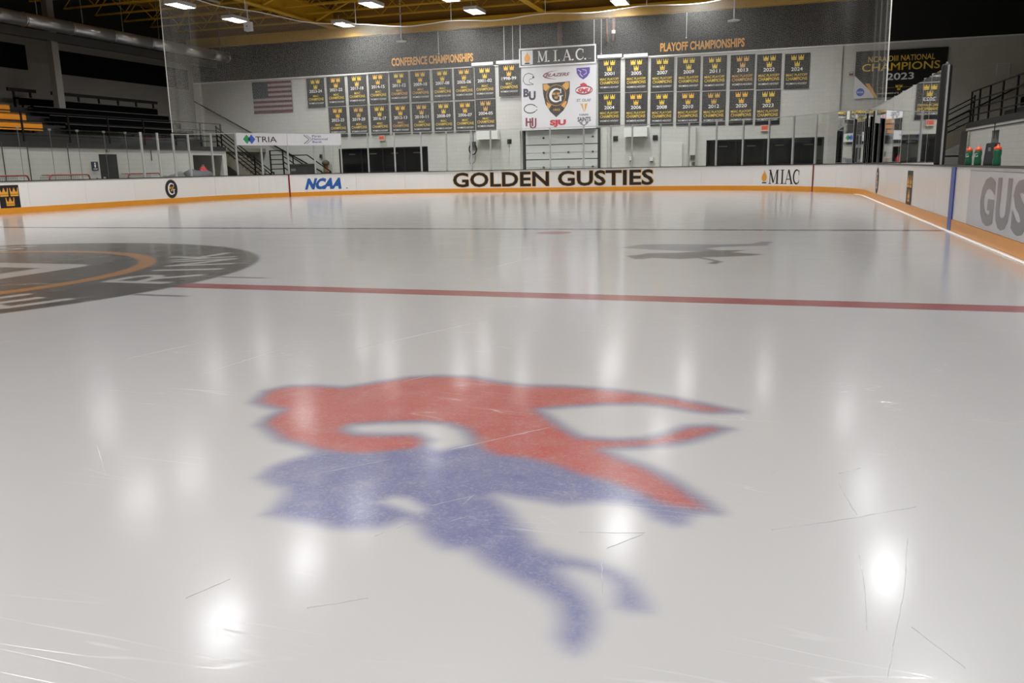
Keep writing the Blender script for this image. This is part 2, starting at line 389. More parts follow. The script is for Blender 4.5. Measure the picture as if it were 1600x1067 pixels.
# lion logos either side of the centre line
def local(poly, mrg=.3):
    lo = poly.min(0)-mrg; hi = poly.max(0)+mrg
    return np.where((P[:,0] > lo[0]) & (P[:,0] < hi[0]) & (P[:,1] > lo[1]) & (P[:,1] < hi[1]))[0]
def blob(poly, c, e, fr, k):
    j = local(poly); mk = np.zeros(len(P)); d = seg_dist(P[j], poly)
    mk[j] = 1-sstep(d, e[0], e[1]); paint(mk, c, fr); idv[j[d < 0]] = k
blob(LION_RED, (110,114,136), (-.03, .075), .8, 4)
blob(LION_BLUE, (100,105,142), (-.065, .05), 1.0, 4)
blob(LION_RED, (160,82,78), (-.07, .015), .8, 4)
blob(np.array([(9.040,-4.679),(9.059,-4.608),(9.143,-4.610),(9.240,-4.682),(9.228,-4.746),(9.147,-4.724)]), (172,173,176), (-.05, .03), .0, 4)
blob(FAR_PALE, (104,108,122), (-.05, .02), .3, 5)
blob(FAR_DARK, (66,65,74), (-.05, .02), .3, 5)
# rounded corners: pull the outside of the grid back to the board line
XY = P.copy(); lim = .06
cx = np.sign(XY[:,0])*A_; cy = np.sign(XY[:,1])*(L-R)
cr = (np.abs(XY[:,0]) > A_) & (np.abs(XY[:,1]) > L-R)
XY[:,0] = np.clip(XY[:,0], -W-lim, W+lim); XY[:,1] = np.clip(XY[:,1], -L-lim, L+lim)
dv = XY-np.stack([cx, cy], -1); ln = np.hypot(*dv.T); over = cr & (ln > R+lim)
XY[over] = np.stack([cx, cy], -1)[over] + dv[over]*((R+lim)/ln[over])[:,None]

M_ice = bpy.data.materials.new('ice'); M_ice.use_nodes = True
nt = M_ice.node_tree; b = nt.nodes['Principled BSDF']
tc = nt.nodes.new('ShaderNodeTexCoord')
at = nt.nodes.new('ShaderNodeAttribute'); at.attribute_name = 'paint'
fa = nt.nodes.new('ShaderNodeAttribute'); fa.attribute_name = 'frost'
def noise(scale, detail=5, dist=0.0, vec=None, rough=.5):
    n = nt.nodes.new('ShaderNodeTexNoise'); n.inputs['Scale'].default_value = scale; n.inputs['Detail'].default_value = detail
    n.inputs['Distortion'].default_value = dist; n.inputs['Roughness'].default_value = rough
    nt.links.new(vec or tc.outputs['Object'], n.inputs['Vector']); return n
def ramp(src, e0, e1, c0=(0,0,0,1), c1=(1,1,1,1)):
    r = nt.nodes.new('ShaderNodeValToRGB'); r.color_ramp.elements[0].position = e0; r.color_ramp.elements[1].position = e1
    r.color_ramp.elements[0].color = c0; r.color_ramp.elements[1].color = c1; nt.links.new(src, r.inputs[0]); return r
def math_(op, a, b_=None, v=None):
    n = nt.nodes.new('ShaderNodeMath'); n.operation = op
    for i, x in enumerate((a, b_)):
        if x is None: continue
        if isinstance(x, (int, float)): n.inputs[i].default_value = x
        else: nt.links.new(x, n.inputs[i])
    return n.outputs[0]
# frosty filaments whitening the paint under the surface
fr1 = ramp(noise(48, 6, 1.6).outputs['Fac'], .46, .72)
fr2 = ramp(noise(7, 5, .6).outputs['Fac'], .35, .75)
fm = math_('ADD', math_('MULTIPLY', fr1.outputs[0], .30), math_('MULTIPLY', fr2.outputs[0], .18))
fm = math_('MULTIPLY', fm, fa.outputs['Fac'])
m1 = nt.nodes.new('ShaderNodeMixRGB'); nt.links.new(fm, m1.inputs['Fac']); nt.links.new(at.outputs['Color'], m1.inputs['Color1'])
m1.inputs['Color2'].default_value = (*ICE, 1)
# skate scratches: long thin lines in several directions
def scratches(rot, scale, e):
    mp = nt.nodes.new('ShaderNodeMapping'); mp.inputs['Rotation'].default_value = (0, 0, rot); mp.inputs['Scale'].default_value = scale
    nt.links.new(tc.outputs['Object'], mp.inputs['Vector'])
    n = noise(1.0, 2, .25, mp.outputs['Vector'])
    return ramp(math_('ABSOLUTE', math_('SUBTRACT', n.outputs['Fac'], .5)), 0.0, e, (1,1,1,1), (0,0,0,1)).outputs[0]
s1 = scratches(.32, (.35, 4.0, 1), .004); s2 = scratches(-.5, (.3, 3.0, 1), .003); s3 = scratches(1.35, (.4, 3.5, 1), .003)
gate = ramp(noise(1.3, 3).outputs['Fac'], .52, .66).outputs[0]
sc_ = math_('MULTIPLY', math_('MAXIMUM', math_('MAXIMUM', s1, s2), s3), gate)
m2 = nt.nodes.new('ShaderNodeMixRGB'); nt.links.new(math_('MULTIPLY', sc_, .35), m2.inputs['Fac']); nt.links.new(m1.outputs[0], m2.inputs['Color1'])
m2.inputs['Color2'].default_value = (.7,.71,.72,1)
nt.links.new(m2.outputs[0], b.inputs['Base Color'])
b.inputs['Roughness'].default_value = .30; b.inputs['Specular IOR Level'].default_value = .22
b.inputs['Coat Weight'].default_value = 1.0; b.inputs['Coat IOR'].default_value = 1.31
rg = ramp(noise(2.2, 4).outputs['Fac'], .3, .7, (.138,.138,.138,1), (.155,.155,.155,1)); nt.links.new(rg.outputs[0], b.inputs['Coat Roughness'])
bmp = nt.nodes.new('ShaderNodeBump'); bmp.inputs['Strength'].default_value = .12; bmp.inputs['Distance'].default_value = .004
hh = math_('MULTIPLY', sc_, -1.0)
nt.links.new(hh, bmp.inputs['Height']); nt.links.new(bmp.outputs['Normal'], b.inputs['Coat Normal'])

ia = (np.arange(NY-1)[:,None]*NX + np.arange(NX-1)[None,:]).ravel()
quads = np.stack([ia, ia+1, ia+1+NX, ia+NX], -1)
def qarea(q):
    a = XY[q]; return .5*np.abs((a[:,2,0]-a[:,0,0])*(a[:,3,1]-a[:,1,1])-(a[:,3,0]-a[:,1,0])*(a[:,2,1]-a[:,0,1]))
quads = quads[qarea(quads) > 1e-7]
qi = np.array(idv)[quads]; fid = np.where((qi == qi[:,:1]).all(1), qi[:,0], 0)
def ice_piece(name, q, parent=None):
    u, inv = np.unique(q, return_inverse=True); n = len(u)
    me = bpy.data.meshes.new(name); me.vertices.add(n)
    me.vertices.foreach_set('co', np.column_stack([XY[u], np.zeros(n)]).ravel().astype(np.float32))
    me.loops.add(len(q)*4); me.loops.foreach_set('vertex_index', inv.ravel().astype(np.int32))
    me.polygons.add(len(q)); me.polygons.foreach_set('loop_start', np.arange(0, len(q)*4, 4, dtype=np.int32))
    me.update(calc_edges=True); me.validate()
    a = me.attributes.new('paint', 'FLOAT_COLOR', 'POINT'); a.data.foreach_set('color', np.column_stack([col_[u], np.ones(n)]).ravel().astype(np.float32))
    a = me.attributes.new('frost', 'FLOAT', 'POINT'); a.data.foreach_set('value', frost[u].astype(np.float32))
    me.materials.append(M_ice); return link(name, me, parent)
floor = struct(ice_piece('floor', quads[fid == 0]), 'pale glossy ice sheet with skate scratches')
for k, nm, lb in ((1,'center_line','dull red centre line across the ice'),(2,'blue_line','thin dark blue line across the far ice'),(7,'blue_line',None),(3,'center_crest','dark grey centre circle with gold ring and white letters'),
                  (4,'lion_logo','red and blue lion painted under the near ice'),(5,'lion_logo','grey-blue lion painted under the far ice'),(6,'faceoff_spot','small red-brown spot on the ice')):
    o = ice_piece(nm, quads[fid == k], floor)
    if lb: o['label'] = lb

def sweep(s0, s1, o0, o1, z0, z1, step=.45):
    n = max(1, int(math.ceil((s1-s0)/step))); mb = MB(); V = []
    for i in range(n+1):
        s = s0+(s1-s0)*i/n
        V += [bp(s, z0, o0), bp(s, z0, o1), bp(s, z1, o1), bp(s, z1, o0)]
    Fc = [(0,1,2,3), tuple(4*n+j for j in (3,2,1,0))]
    for i in range(n):
        for j in range(4): Fc.append((4*i+j, 4*i+4+j, 4*i+4+(j+1) % 4, 4*i+(j+1) % 4))
    return mb.add(V, Fc)
SCRATCH = [(8.577,-4.596,8.890,-4.270),(8.503,-4.402,8.616,-4.271),(9.055,-4.133,9.252,-3.888),(9.252,-3.888,9.398,-3.712),(9.218,-4.671,9.345,-4.537),(9.336,-4.639,9.343,-4.520),(9.324,-4.783,9.394,-4.701),(9.879,-4.818,9.970,-4.691),(9.773,-4.730,9.975,-4.680),(10.353,-4.553,10.539,-4.437),(10.539,-4.437,10.813,-4.242),(10.601,-4.667,10.602,-4.815),(10.602,-4.815,10.586,-5.089),(10.753,-4.501,10.701,-4.843),(10.701,-4.843,10.653,-5.070),(10.653,-5.070,10.612,-5.285),(10.579,-4.091,10.604,-4.276),(10.604,-4.276,10.621,-4.363),(10.823,-3.588,10.845,-3.716),(10.969,-3.863,11.014,-3.898),(10.347,-4.061,10.374,-4.006),(7.759,-2.412,8.237,-1.261),(7.183,-3.321,7.255,-2.525),(8.831,-5.420,8.883,-5.294),(9.182,-5.374,9.316,-5.284),(9.154,-4.929,9.222,-4.810),(9.876,-4.876,9.924,-5.096),(7.531,-4.390,7.902,-4.726),(7.148,1.825,7.373,3.242),(6.439,-2.996,6.607,-2.394),(10.585,-3.985,10.668,-3.908),(8.408,-3.118,8.507,-2.948),(10.693,-5.043,10.785,-5.198)]
M_scr = mat('frosty_scratch', rgb(196,199,201), 0.5, var=.1, scale=40)
for k, (x0, y0, x1, y1) in enumerate(SCRATCH):
    n = 9; a = np.array((x0, y0)); c = np.array((x1, y1)); d_ = (c-a)/np.linalg.norm(c-a); nn = np.array((-d_[1], d_[0])); V = []; Fc = []
    wd = .0008+.0009*random.random()
    for i in range(n+1):
        p = a+(c-a)*i/n + nn*random.uniform(-.0018, .0018); q = wd*(math.sin(math.pi*(i+.4)/(n+.8)))*random.uniform(.4, 1.3)
        V += [(*(p-nn*q), .0006), (*p, .0016), (*(p+nn*q), .0006)]
    for i in range(n): Fc += [(3*i, 3*i+1, 3*i+4, 3*i+3), (3*i+1, 3*i+2, 3*i+5, 3*i+4)]
    MB().add(V, Fc).build('scratch', M_scr, floor)
M_snow = mat('scraped_snow', rgb(244,244,242), 0.9, var=0.02, bump=.5, scale=12)
sweep(16, 44, -.085, -.004, -.01, .012).build('snow_ridge', M_snow, floor)

# ------------------------------------------------------------------ hall: floor, walls, roof
struct(MB().box((-HX-.3, YB-.3, -.35), (HX+.3, YE+.3, -.03)).build('floor_concourse', M_conc), 'grey concrete floor around the rink')
def holes_wall(x0, x1, y0, y1, z0, z1, holes, axis):
    """wall box split around rectangular openings; along axis 'x' or 'y' -> holes (a0,a1,b0,b1)"""
    mb = MB(); a0, a1 = (x0, x1) if axis == 'x' else (y0, y1)
    cuts = sorted({a0, a1, *[h[0] for h in holes], *[h[1] for h in holes]})
    for p, q in zip(cuts, cuts[1:]):
        hs = [h for h in holes if h[0] <= p+1e-6 and h[1] >= q-1e-6]
        spans = [(z0, z1)]
        for h in hs:
            ns = []
            for s, e in spans:
                if h[2] > s: ns.append((s, min(e, h[2])))
                if h[3] < e: ns.append((max(s, h[3]), e))
            spans = ns
        for s, e in spans:
            if axis == 'x': mb.box((p, y0, s), (q, y1, e))
            else: mb.box((x0, p, s), (x1, q, e))
    return mb
WIN = [(-12.95, -7.63, -.03, 2.32), (6.85, 12.14, -.03, 2.22)]
GAR = (-2.36, 1.70, -.03, 2.98)
wb = struct(holes_wall(-HX, HX, YE, YE+.3, -.03, ZW, WIN+[GAR], 'x').build('wall_back', M_wall), 'white painted block end wall')
MB().box((-HX, YE-.02, ZW), (HX, YE+.3, ZD+.5)).build('upper_cladding', M_dark, wb)
MB().box((-HX, YE-.02, ZD+.5), (HX, YE+.3, ZR)).build('gable_panel', M_deck, wb)
struct(MB().box((-HX, YE-.05, ZW-.06), (HX, YE-.001, ZW)).build('trim_4', mat('ledge_paint', rgb(225,224,218), .6)), 'white ledge above the banners')
TN = 5
for x0, x1, z1 in ((12.28,12.70,ZW-.06), (-22.0,-21.58,ZW-.06), (-13.75,-13.33,2.95), (-3.0,-2.45,2.95), (1.8,2.05,2.95), (5.95,6.35,2.8)):
    struct(MB().box((x0, YE-.12, -.03), (x1, YE-.001, z1)).build('trim_%d' % TN, M_wall), 'white pilaster on the end wall'); TN += 1
M_walldim = block_mat('dimmed_block_stand', rgb(112,109,104), 'y')  # side-wall colour darkened to carry the weak light over the stands
wl_ = struct(MB().box((-HX-.3, YB, -.03), (-HX, YE+.3, 7.3)).build('wall_left', M_walldim), 'block side wall behind the left stand, darkened in colour for weak light')
MB().box((-HX-.3, YB, 7.3), (-HX, YE+.3, ZR)).build('upper_cladding', M_dark, wl_)
wr_ = struct(MB().box((HX, YB, -.03), (HX+.3, YE+.3, 6.2)).build('wall_right', M_walldim), 'block side wall behind the right stand, darkened in colour for weak light')
MB().box((HX, YB, 6.2), (HX+.3, YE+.3, ZR)).build('upper_cladding', M_dark, wr_)
struct(MB().box((-HX-.3, YB-.3, -.03), (HX+.3, YB, ZR)).build('wall_front', M_wall), 'end wall behind the viewer')
ceil = struct(MB().box((-HX-.3, YB-.3, ZR), (HX+.3, YE+.3, ZR+.2)).build('ceiling', M_deck), 'dark roof deck with yellow steel joists')
# fascia beam at the head of the end wall
MB().box((-HX, YE-.35, ZD), (HX, YE-.02, ZD+.5)).build('edge_beam', M_yel, ceil)
# open-web joists across the hall (one mesh, shared)
jm = MB(); zb, zt = 8.78, 9.62
jm.box((-HX, -.05, zt), (HX, .05, zt+.08)); jm.box((-HX, -.05, zb), (HX, .05, zb+.07))
x = -HX; k = 0
while x < HX-.01:
    a = (x, 0, zb+.04 if k % 2 == 0 else zt+.04); bb = (x+.9, 0, zt+.04 if k % 2 == 0 else zb+.04)
    jm.bar(a, bb, .035); x += .9; k += 1
jme = jm.mesh('joist'); jme.materials.append(M_yel)
yj = YE-1.2
while yj > YB:
    link('joist', jme, ceil, (0, yj, 0)); yj -= 1.9
for gxx in (-12.6, -1.1, 10.4):
    g = MB().box((gxx-.17, YB, 8.50), (gxx+.17, YE-.35, 8.56)); g.box((gxx-.17, YB, 9.3), (gxx+.17, YE-.35, 9.36)); g.box((gxx-.02, YB, 8.56), (gxx+.02, YE-.35, 9.3))
    g.build('girder', M_yel, ceil)
    # knee braces out to the joists
    for yy in (20.0, 27.6, 32.2, 12.0):
        for sx in (-1, 1): MB().bar((gxx, yy, 8.55), (gxx+sx*2.6, yy, 9.6), .12, .05).build('knee_brace', M_yel, ceil)

# windows of the lobby and the service door
for i, (x0, x1, z0, z1) in enumerate(WIN):
    fr = MB()
    for xx in (x0, x1-.08): fr.box((xx, YE+.02, z0), (xx+.08, YE+.14, z1))
    fr.box((x0, YE+.02, z1-.08), (x1, YE+.14, z1)); fr.box((x0, YE+.02, 1.0), (x1, YE+.1, 1.06))
    wn = struct(fr.build('window_%d' % (i+1), M_black), 'row of dark lobby windows under the %s banners' % ('conference' if i == 0 else 'playoff'))
    n = 4
    for k in range(n):
        a = x0+.08+(x1-x0-.16)*k/n; c = x0+.08+(x1-x0-.16)*(k+1)/n
        MB().box((a+.03, YE+.06, z0), (c-.03, YE+.08, z1-.08)).build('pane', M_blackgl, wn)
        if k: MB().box((a-.03, YE+.03, z0), (a+.03, YE+.12, z1-.08)).build('mullion', M_black, wn)
        MB().box((a+.5, YE+.052, z1-.34), (a+.9, YE+.058, z1-.29)).build('reflector_strip', M_gridgrey, wn)
    # lobby behind the glass
    MB().box((x0, YE+.16, z0), (x1, YE+.28, z1)).build('backing', M_black, wn)
gd = struct(MB().box((GAR[0], YE+.10, -.03), (GAR[1], YE+.12, GAR[3])).build('door_1', M_seal), 'grey sectional overhead door behind the end boards')
for k in range(4):
    z0 = .05+.73*k; z1 = min(z0+.69, GAR[3]-.03)
    pn = MB().box((GAR[0]+.16, YE+.05, z0), (GAR[1]-.16, YE+.10, z1)); pn.box((GAR[0]+.16, YE+.035, z0+.33), (GAR[1]-.16, YE+.05, z0+.36))
    p_ = pn.build('door_panel', M_panel, gd)
    for hx_ in (-1.25, .05, 1.3): MB().box((hx_-.05, YE+.02, z0+.28), (hx_+.05, YE+.05, z0+.36)).build('hinge', M_gridgrey, p_)
for xx in (GAR[0], GAR[1]-.12): MB().box((xx+.02, YE+.01, -.03), (xx+.1, YE+.10, GAR[3])).build('door_track', M_seal, gd)
ud = struct(MB().box((4.62, YE-.05, -.03), (5.72, YE-.005, 2.15)).build('door_2', mat('wall_white_door', rgb(200,200,196), .6)), 'pale grey flush door in the end wall')
MB().box((4.75, YE-.10, .98), (4.9, YE-.05, 1.06)).build('door_handle', M_alu, ud)

# ------------------------------------------------------------------ side stands
def stand(sx, ye, door):
    side = 'left' if sx < 0 else 'right'
    X0 = 17.0
    def bx(x0, x1, y0, y1, z0, z1, mb=None):
        mb = mb or MB(); a, c = sorted((sx*x0, sx*x1)); return mb.box((a, y0, z0), (c, y1, z1))
    a, c = sorted((sx*X0, sx*(X0+.25)))
    hol = [(21.5, 22.5, -.03, 2.02), (27.45, 29.75, -.03, 2.03)] if door else [(24.0, 25.0, -.03, 2.02)]
    wl = struct(holes_wall(a, c, YB, ye, -.03, 2.45, hol, 'y').build('wall_stand_' + side, M_wally), 'white lower wall under the %s stand' % side)
    bx(X0+.25, X0+5.0, ye-.25, ye, -.03, 2.2).build('return_wall', M_wall, wl)
    # conduits on the wall
    t = MB()
    for pts in ([(30,2.25),(18,2.25)],) if door else ([(29,2.15),(18,2.15)],):
        t.bar((sx*(X0-.02), pts[0][0], pts[0][1]), (sx*(X0-.02), pts[1][0], pts[1][1]), .025)
    for yy, z0, z1 in ((24.6, 1.75, 2.25), (16.9, .2, 2.4), (18.0, .2, 2.4), (19.9, .3, 2.4), (12.5, .2, 2.4)):
        t.bar((sx*(X0-.02), yy, z0), (sx*(X0-.02), yy, z1), .022)
    t.build('conduit', M_gridgrey, wl)
    fl = struct(bx(X0-.02, 22, YB, ye, 2.25, 2.45).build('floor_stand_' + side, M_stand), 'concrete deck of the %s stand' % side)
    for k in range(4):
        bx(18.2+.8*k, 22, YB, ye-.2, 2.45+.4*k, 2.85+.4*k).build('riser', M_stand, fl)
    return wl
stand(-1, 30.06, True); stand(1, 29.3, False)
def bench_row(sx, x, z, y0, y1, gold, label, back=True):
    t = thing('bleacher_bench', label, 'bench', (sx*x, (y0+y1)/2, z-.42), 'bleacher benches')
    M = M_plankg if gold else M_plankb; h = (y1-y0)/2
    sp_ = MB().box((-.16, -h, .37), (.16, h, .42)).build('seat_plank', M, t)
    a, c = sorted((-sx*.16, -sx*.185)); MB().box((a, -h, .40), (c, h, .425)).build('edge_strip', M_gridgrey, sp_)
    e = -sx*.17; a, c = sorted((e, e+sx*.03))
    if back: MB().box((a, -h, .10), (c, h, .36)).build('front_plank', M, t)
    else: MB().box((a, -h, .28), (c, h, .36)).build('front_plank', M, t)
    n = max(2, int((y1-y0)/1.6))
    for k in range(n):
        yy = -h+.3+(2*h-.6)*k/(n-1); MB().box((-.03, yy-.03, 0), (.03, yy+.03, .37)).build('bracket', M_rail, t)
    return t
ROWS = [(18.75, 2.85+.45), (19.55, 3.25+.45), (20.35, 3.65+.45), (21.1, 4.05+.45)]
for k, (x, z) in enumerate(ROWS):
    n_ = ('lowest', 'second lowest', 'third', 'topmost')[k]
    bench_row(-1, x, z, 21.55, 29.7+.1*k, False, 'black plank bench, %s row of the far left bleachers' % n_)
    bench_row(-1, x, z, 3.0, 20.35, True, 'golden plank bench, %s row at the left edge of the stand' % n_)
    bench_row(1, x, z, 16.0, 28.6, False, 'black plank bench, %s row of the right bleachers' % n_)
for sx in (-1, 1):
    for j, (y0, y1) in enumerate(((21.4, 22.85), (23.7, 30.5)) if sx < 0 else ((15.0, 28.6),)):
        r = thing('back_rail', 'dark top rail behind the %s bleachers%s' % ('left' if sx < 0 else 'right', '' if sx > 0 else (', short piece left of the column', ', long piece right of the column')[j]), 'rail', (sx*21.35, (y0+y1)/2, 4.05))
        h = (y1-y0)/2; MB().box((-.04, -h, .72), (.04, h, .86)).build('top_bar', M_rail, r)
        n = max(2, int((y1-y0)/1.35)+1)
        for k in range(n):
            yy = -h+.3+(2*h-.6)*k/(n-1); MB().box((-.03, yy-.04, 0), (.03, yy+.04, .72)).build('rail_post', M_rail, r)
# guard rails along the front edge of the decks
def guard(sx, ys, label):
    r = thing('guard_rail', label, 'railing', (sx*17.08, ys[0], 2.45))
    for yy in ys: MB().bar((0, yy-ys[0], 0), (0, yy-ys[0], 1.15), .055).build('rail_post', M_rail, r)
    for z in (.25, .5, .78, 1.13): MB().bar((0, 0, z), (0, ys[-1]-ys[0], z), .04).build('rail_bar', M_rail, r)
guard(-1, [-8, -4, 0, 4, 8, 12, 15.9, 18.0, 20.2, 22.3, 24.4, 26.5, 28.3, 29.9], 'black pipe guard rail along the front of the left stand')
guard(1, [-8, -4, 0, 4, 8, 12, 16, 18.2, 20.4, 22.6, 24.4, 26.2, 27.8, 29.2], 'black pipe guard rail along the front of the right stand')
# dark high-level openings and columns
for k, (y0, y1) in enumerate(((15.2, 23.2), (24.75, 34.0), (4, 14), (-8, 3))):
    struct(MB().box((-HX-.001, y0, 5.82), (-HX+.03, y1, 6.88)).build('window_%d' % (3+k), M_void), 'dark high window strip on the left wall')
struct(MB().box((-20.62, 23.05, 2.45), (-20.32, 23.40, ZR)).build('trim_1', mat('column_paint', rgb(120,117,112), .6)), 'grey steel column rising through the left stand')
struct(MB().box((-HX, 14.0-.2, 2.45), (-HX+.35, 14.2, ZR)).build('trim_2', MATS['column_paint']), 'grey wall column')
du = thing('air_duct', 'long silver air duct under the left roof edge', 'duct', (-19.3, 10.0, 7.42))
k = 0; yy = -20.0
while yy < 33.8:
    y2 = min(yy+2.4, 34.0)
    MB().tube([(0, yy-10, 0), (0, y2-10.02, 0)], .27, 16).build('duct_section', M_galv, du, True)
    MB().tube([(0, y2-10.05, 0), (0, y2-9.98, 0)], .285, 16).build('duct_band', M_galv, du, True)
    MB().bar((0, yy-9.3, .26), (0, yy-9.3, ZR-7.42), .025).build('hanger', M_galv, du); yy = y2
struct(MB().box((-20.6, YB, 6.95), (-20.3, YE-.02, 7.3)).build('trim_3', mat('soffit_beam', rgb(70,68,66), .7)), 'dark edge beam under the left roof')

# ------------------------------------------------------------------ stairs in the far corners
def stairs(sx, xt, xb, y0, y1, label, ztop=2.45):
    t = thing('staircase', label, 'stairs', (0, 0, 0))
    n = 14; run = (xt-xb)/n; rise = ztop/n
    body = MB()
    pr = [(xb, -.03)]
    for k in range(n): pr += [(xb+run*k, rise*(k+1)), (xb+run*(k+1), rise*(k+1))]
    low = [(xt, ztop-.55), (xb+run*1.8, -.03)]
    pr += low
    body.prism([(sx*a, b_) for a, b_ in pr], lambda u, v, q: (u, q, v), y0, y1); fl_ = body.build('flight', M_concl, t)
    for k in range(n):
        a, c = sorted((sx*(xb+run*k-.02), sx*(xb+run*k+.04))); MB().box((a, y0, rise*(k+1)-.03), (c, y1, rise*(k+1)+.006)).build('step_nosing', M_gridgrey, fl_)
    for yy in (y0+.05,):
        for z in (.18, .42, .66, .9, 1.08): MB().bar((sx*xb, yy, z), (sx*xt, yy, ztop+z), .045).build('rail_bar', M_rail, t)
        for k in range(4):
            f = k/3; MB().bar((sx*(xb+(xt-xb)*f), yy, ztop*f), (sx*(xb+(xt-xb)*f), yy, ztop*f+1.15), .06).build('rail_post', M_rail, t)
    return t
stairs(-1, 18.2, 14.9, 31.0, 32.5, 'concrete stairs with black rails in the far left corner')
stairs(1, 17.6, 13.0, 31.4, 32.9, 'concrete stairs with black rails in the far right corner')
for sx, nm in ((-1, 'left'), (1, 'right')):
    d_ = struct(MB().box(tuple(sorted((sx*17.6, sx*22))[0:1])+(30.06 if sx < 0 else 29.3, 2.25), (sorted((sx*17.6, sx*22))[1], 34.5, 2.45)).build('floor_landing_'+nm, M_concl), 'concrete landing at the top of the %s stairs' % nm)
    h = thing('handrail', 'long black handrail sloping down the end wall at the %s corner' % nm, 'handrail', (sx*14.0, YE-.13, 0))
    MB().bar((0, 0, 1.1), (sx*8.0, 0, 5.2), .06).build('rail_bar', M_rail, h)
    for k in range(5): MB().bar((sx*(.4+1.8*k), 0, 1.3+.9225*k), (sx*(.4+1.8*k), .12, 1.25+.9225*k), .04).build('wall_bracket', M_rail, h)
g = thing('stair_guard', 'black five-bar guard rail ending beside the left stairs', 'railing', (-16.3, 32.95, 0))
for z in (1.30, 1.55, 1.80, 2.05, 2.28): MB().bar((0, 0, z), (.8, 0, z), .045).build('rail_bar', M_rail, g)
for x, z in ((0, 2.3), (.8, 2.3), (2.6, 1.15)): MB().bar((x, 0, 0 if x > 1 else .05), (x, 0, z), .06).build('rail_post', M_rail, g)
for z in (.25, .55, .85, 1.15): MB().bar((.8, 0, z+1.13), (2.6, 0, z), .045).build('rail_bar', M_rail, g)
g = thing('stair_guard', 'slim black handrail running out past the left stairs', 'railing', (-15.4, 33.6, 0))
MB().bar((0, 0, 2.02), (1.0, 0, 2.02), .05).build('rail_bar', M_rail, g); MB().bar((1.0, 0, 2.02), (2.4, 0, 1.1), .05).build('rail_bar', M_rail, g)
for x, z in ((.1, 2.02), (2.35, 1.13)): MB().bar((x, 0, -.03), (x, 0, z), .05).build('rail_post', M_rail, g)

# ------------------------------------------------------------------ dasher boards
db = thing('dasher_boards', 'white rink boards with golden kick plate and black cap', 'boards', (0, 0, 0))
n = 68
for k in range(n):
    s0 = -S_END + 2*S_END*k/n; s1 = -S_END + 2*S_END*(k+1)/n
    bpn = sweep(s0+.003, s1-.003, 0, .09, .0, BH).build('board_panel', M_board, db)
    sweep(s0+.001, s1-.001, -.014, 0, 0, .19).build('kick_plate', M_kick, bpn)
    sweep(s0, s1, -.03, .14, BH, BH+.028).build('cap_rail', M_cap, bpn)
M_redl = mat('red_line_print', rgb(130,28,36), .4)
for s in (-12.61, 12.61): sweep(s-.035, s+.035, -.019, -.001, 0, BH-.005).build('goal_line_mark', M_redl, db)
M_bluel = mat('blue_line_print', rgb(52,78,170), .35)
for s in (-1, 1):
    sB = s*(A_+R*math.pi/2+(L-R)-YBL); sweep(sB-.15, sB+.15, -.019, -.001, 0, BH-.005).build('blue_line_mark', M_bluel, db)
M_ghost = mat('golden_outline_print', rgb(226,190,130), .4)
# GOLDEN GUSTIES
V, Fc = text_poly('GOLDEN GUSTIES', .02)
lettering('GOLDEN GUSTIES', M_ink, db, on_board, -4.64, 4.92, .25, .93, bold=.022)
lettering('GOLDEN GUSTIES', M_ghost, db, on_board, -4.68, 4.96, .23, .95, bold=.045, name='lettering_outline', t=-.003)
lettering('NCAA', M_blue, db, on_board, -11.87, -10.12, .29, .82, bold=.06, shear=.10)
flat([arc(-9.86, .32, .03, .03, 0, 330, 8)], M_blue, db, on_board, 'registered_mark')
for k, (ch, u) in enumerate((('M', 10.22), ('I', 10.78), ('A', 11.02), ('C', 11.46))):
    flat(scaled(serif(ch), u, .27, (.5, .26, .46, .40)[k], .56), M_ink, db, on_board, 'lettering')
def flame(u, v, w_, h_): return [[(u+w_*a, v+h_*b_) for a, b_ in ((.5,0),(.78,.06),(.95,.25),(.95,.45),(.82,.62),(.62,.78),(.52,1.0),(.42,.78),(.2,.6),(.06,.42),(.05,.22),(.22,.06))]]
flat(flame(9.86, .36, .28, .48), M_gold, db, on_board, 'flame_mark')
flat([rect(9.9, .29, 10.12, .34)], M_ink, db, on_board, 'flame_base')
# three-crown plates and round G badges
def crown_plate(uc, w_, flip=1):
    flat([rect(uc-w_/2, .17, uc+w_/2, .90)], M_black, db, on_board, 'crown_plate')
    for a, z in ((-.25, .55), (.25, .55), (0, .25)):
        flat(scaled(CROWN, uc+a*w_-.16*w_/.75, z, .32*w_/.75, .25), M_gold, db, on_board, 'crown', t=.002)
crown_plate(-26.62, .74); crown_plate(27.43, .76)
M_olive = mat('olive_ring_print', rgb(96,90,52), .4)
for uc in (-19.15, 21.0):
    flat([arc(uc, .56, .36, .37, 0, 352, 30)], M_olive, db, on_board, 'round_badge')
    flat([arc(uc, .56, .335, .345, 0, 352, 30)], M_black, db, on_board, 'badge_field', t=.0015)
    flat(scaled(serif('G'), uc-.21, .33, .42, .46), M_white, db, on_board, 'badge_letter', t=.003)
    for a, z in ((-.07, .57), (.07, .57), (0, .47)): flat(scaled(CROWN, uc+a-.05, z, .1, .09), M_gold, db, on_board, 'crown', t=.004)
# faded GUSTIES panel by the players' bench
flat([rect(33.42, .2, 43.0, .97)], mat('pale_grey_panel_print', rgb(196,196,202), .2, var=.02), db, on_board, 'advert_panel')
M_fade = mat('faded_grey_letters', rgb(122,120,126), .25)
flat([rect(33.42, .955, 43.0, .965)], M_fade, db, on_board, 'panel_border', t=.001)
cur = 34.22
for ch, w_ in (('G', .80), ('U', .70), ('S', .68), ('T', .66), ('I', .18), ('E', .58), ('S', .68)):
    lettering(ch, M_fade, db, on_board, cur, cur+w_, .25, .89, bold=.05, t=.002); cur += w_+.10

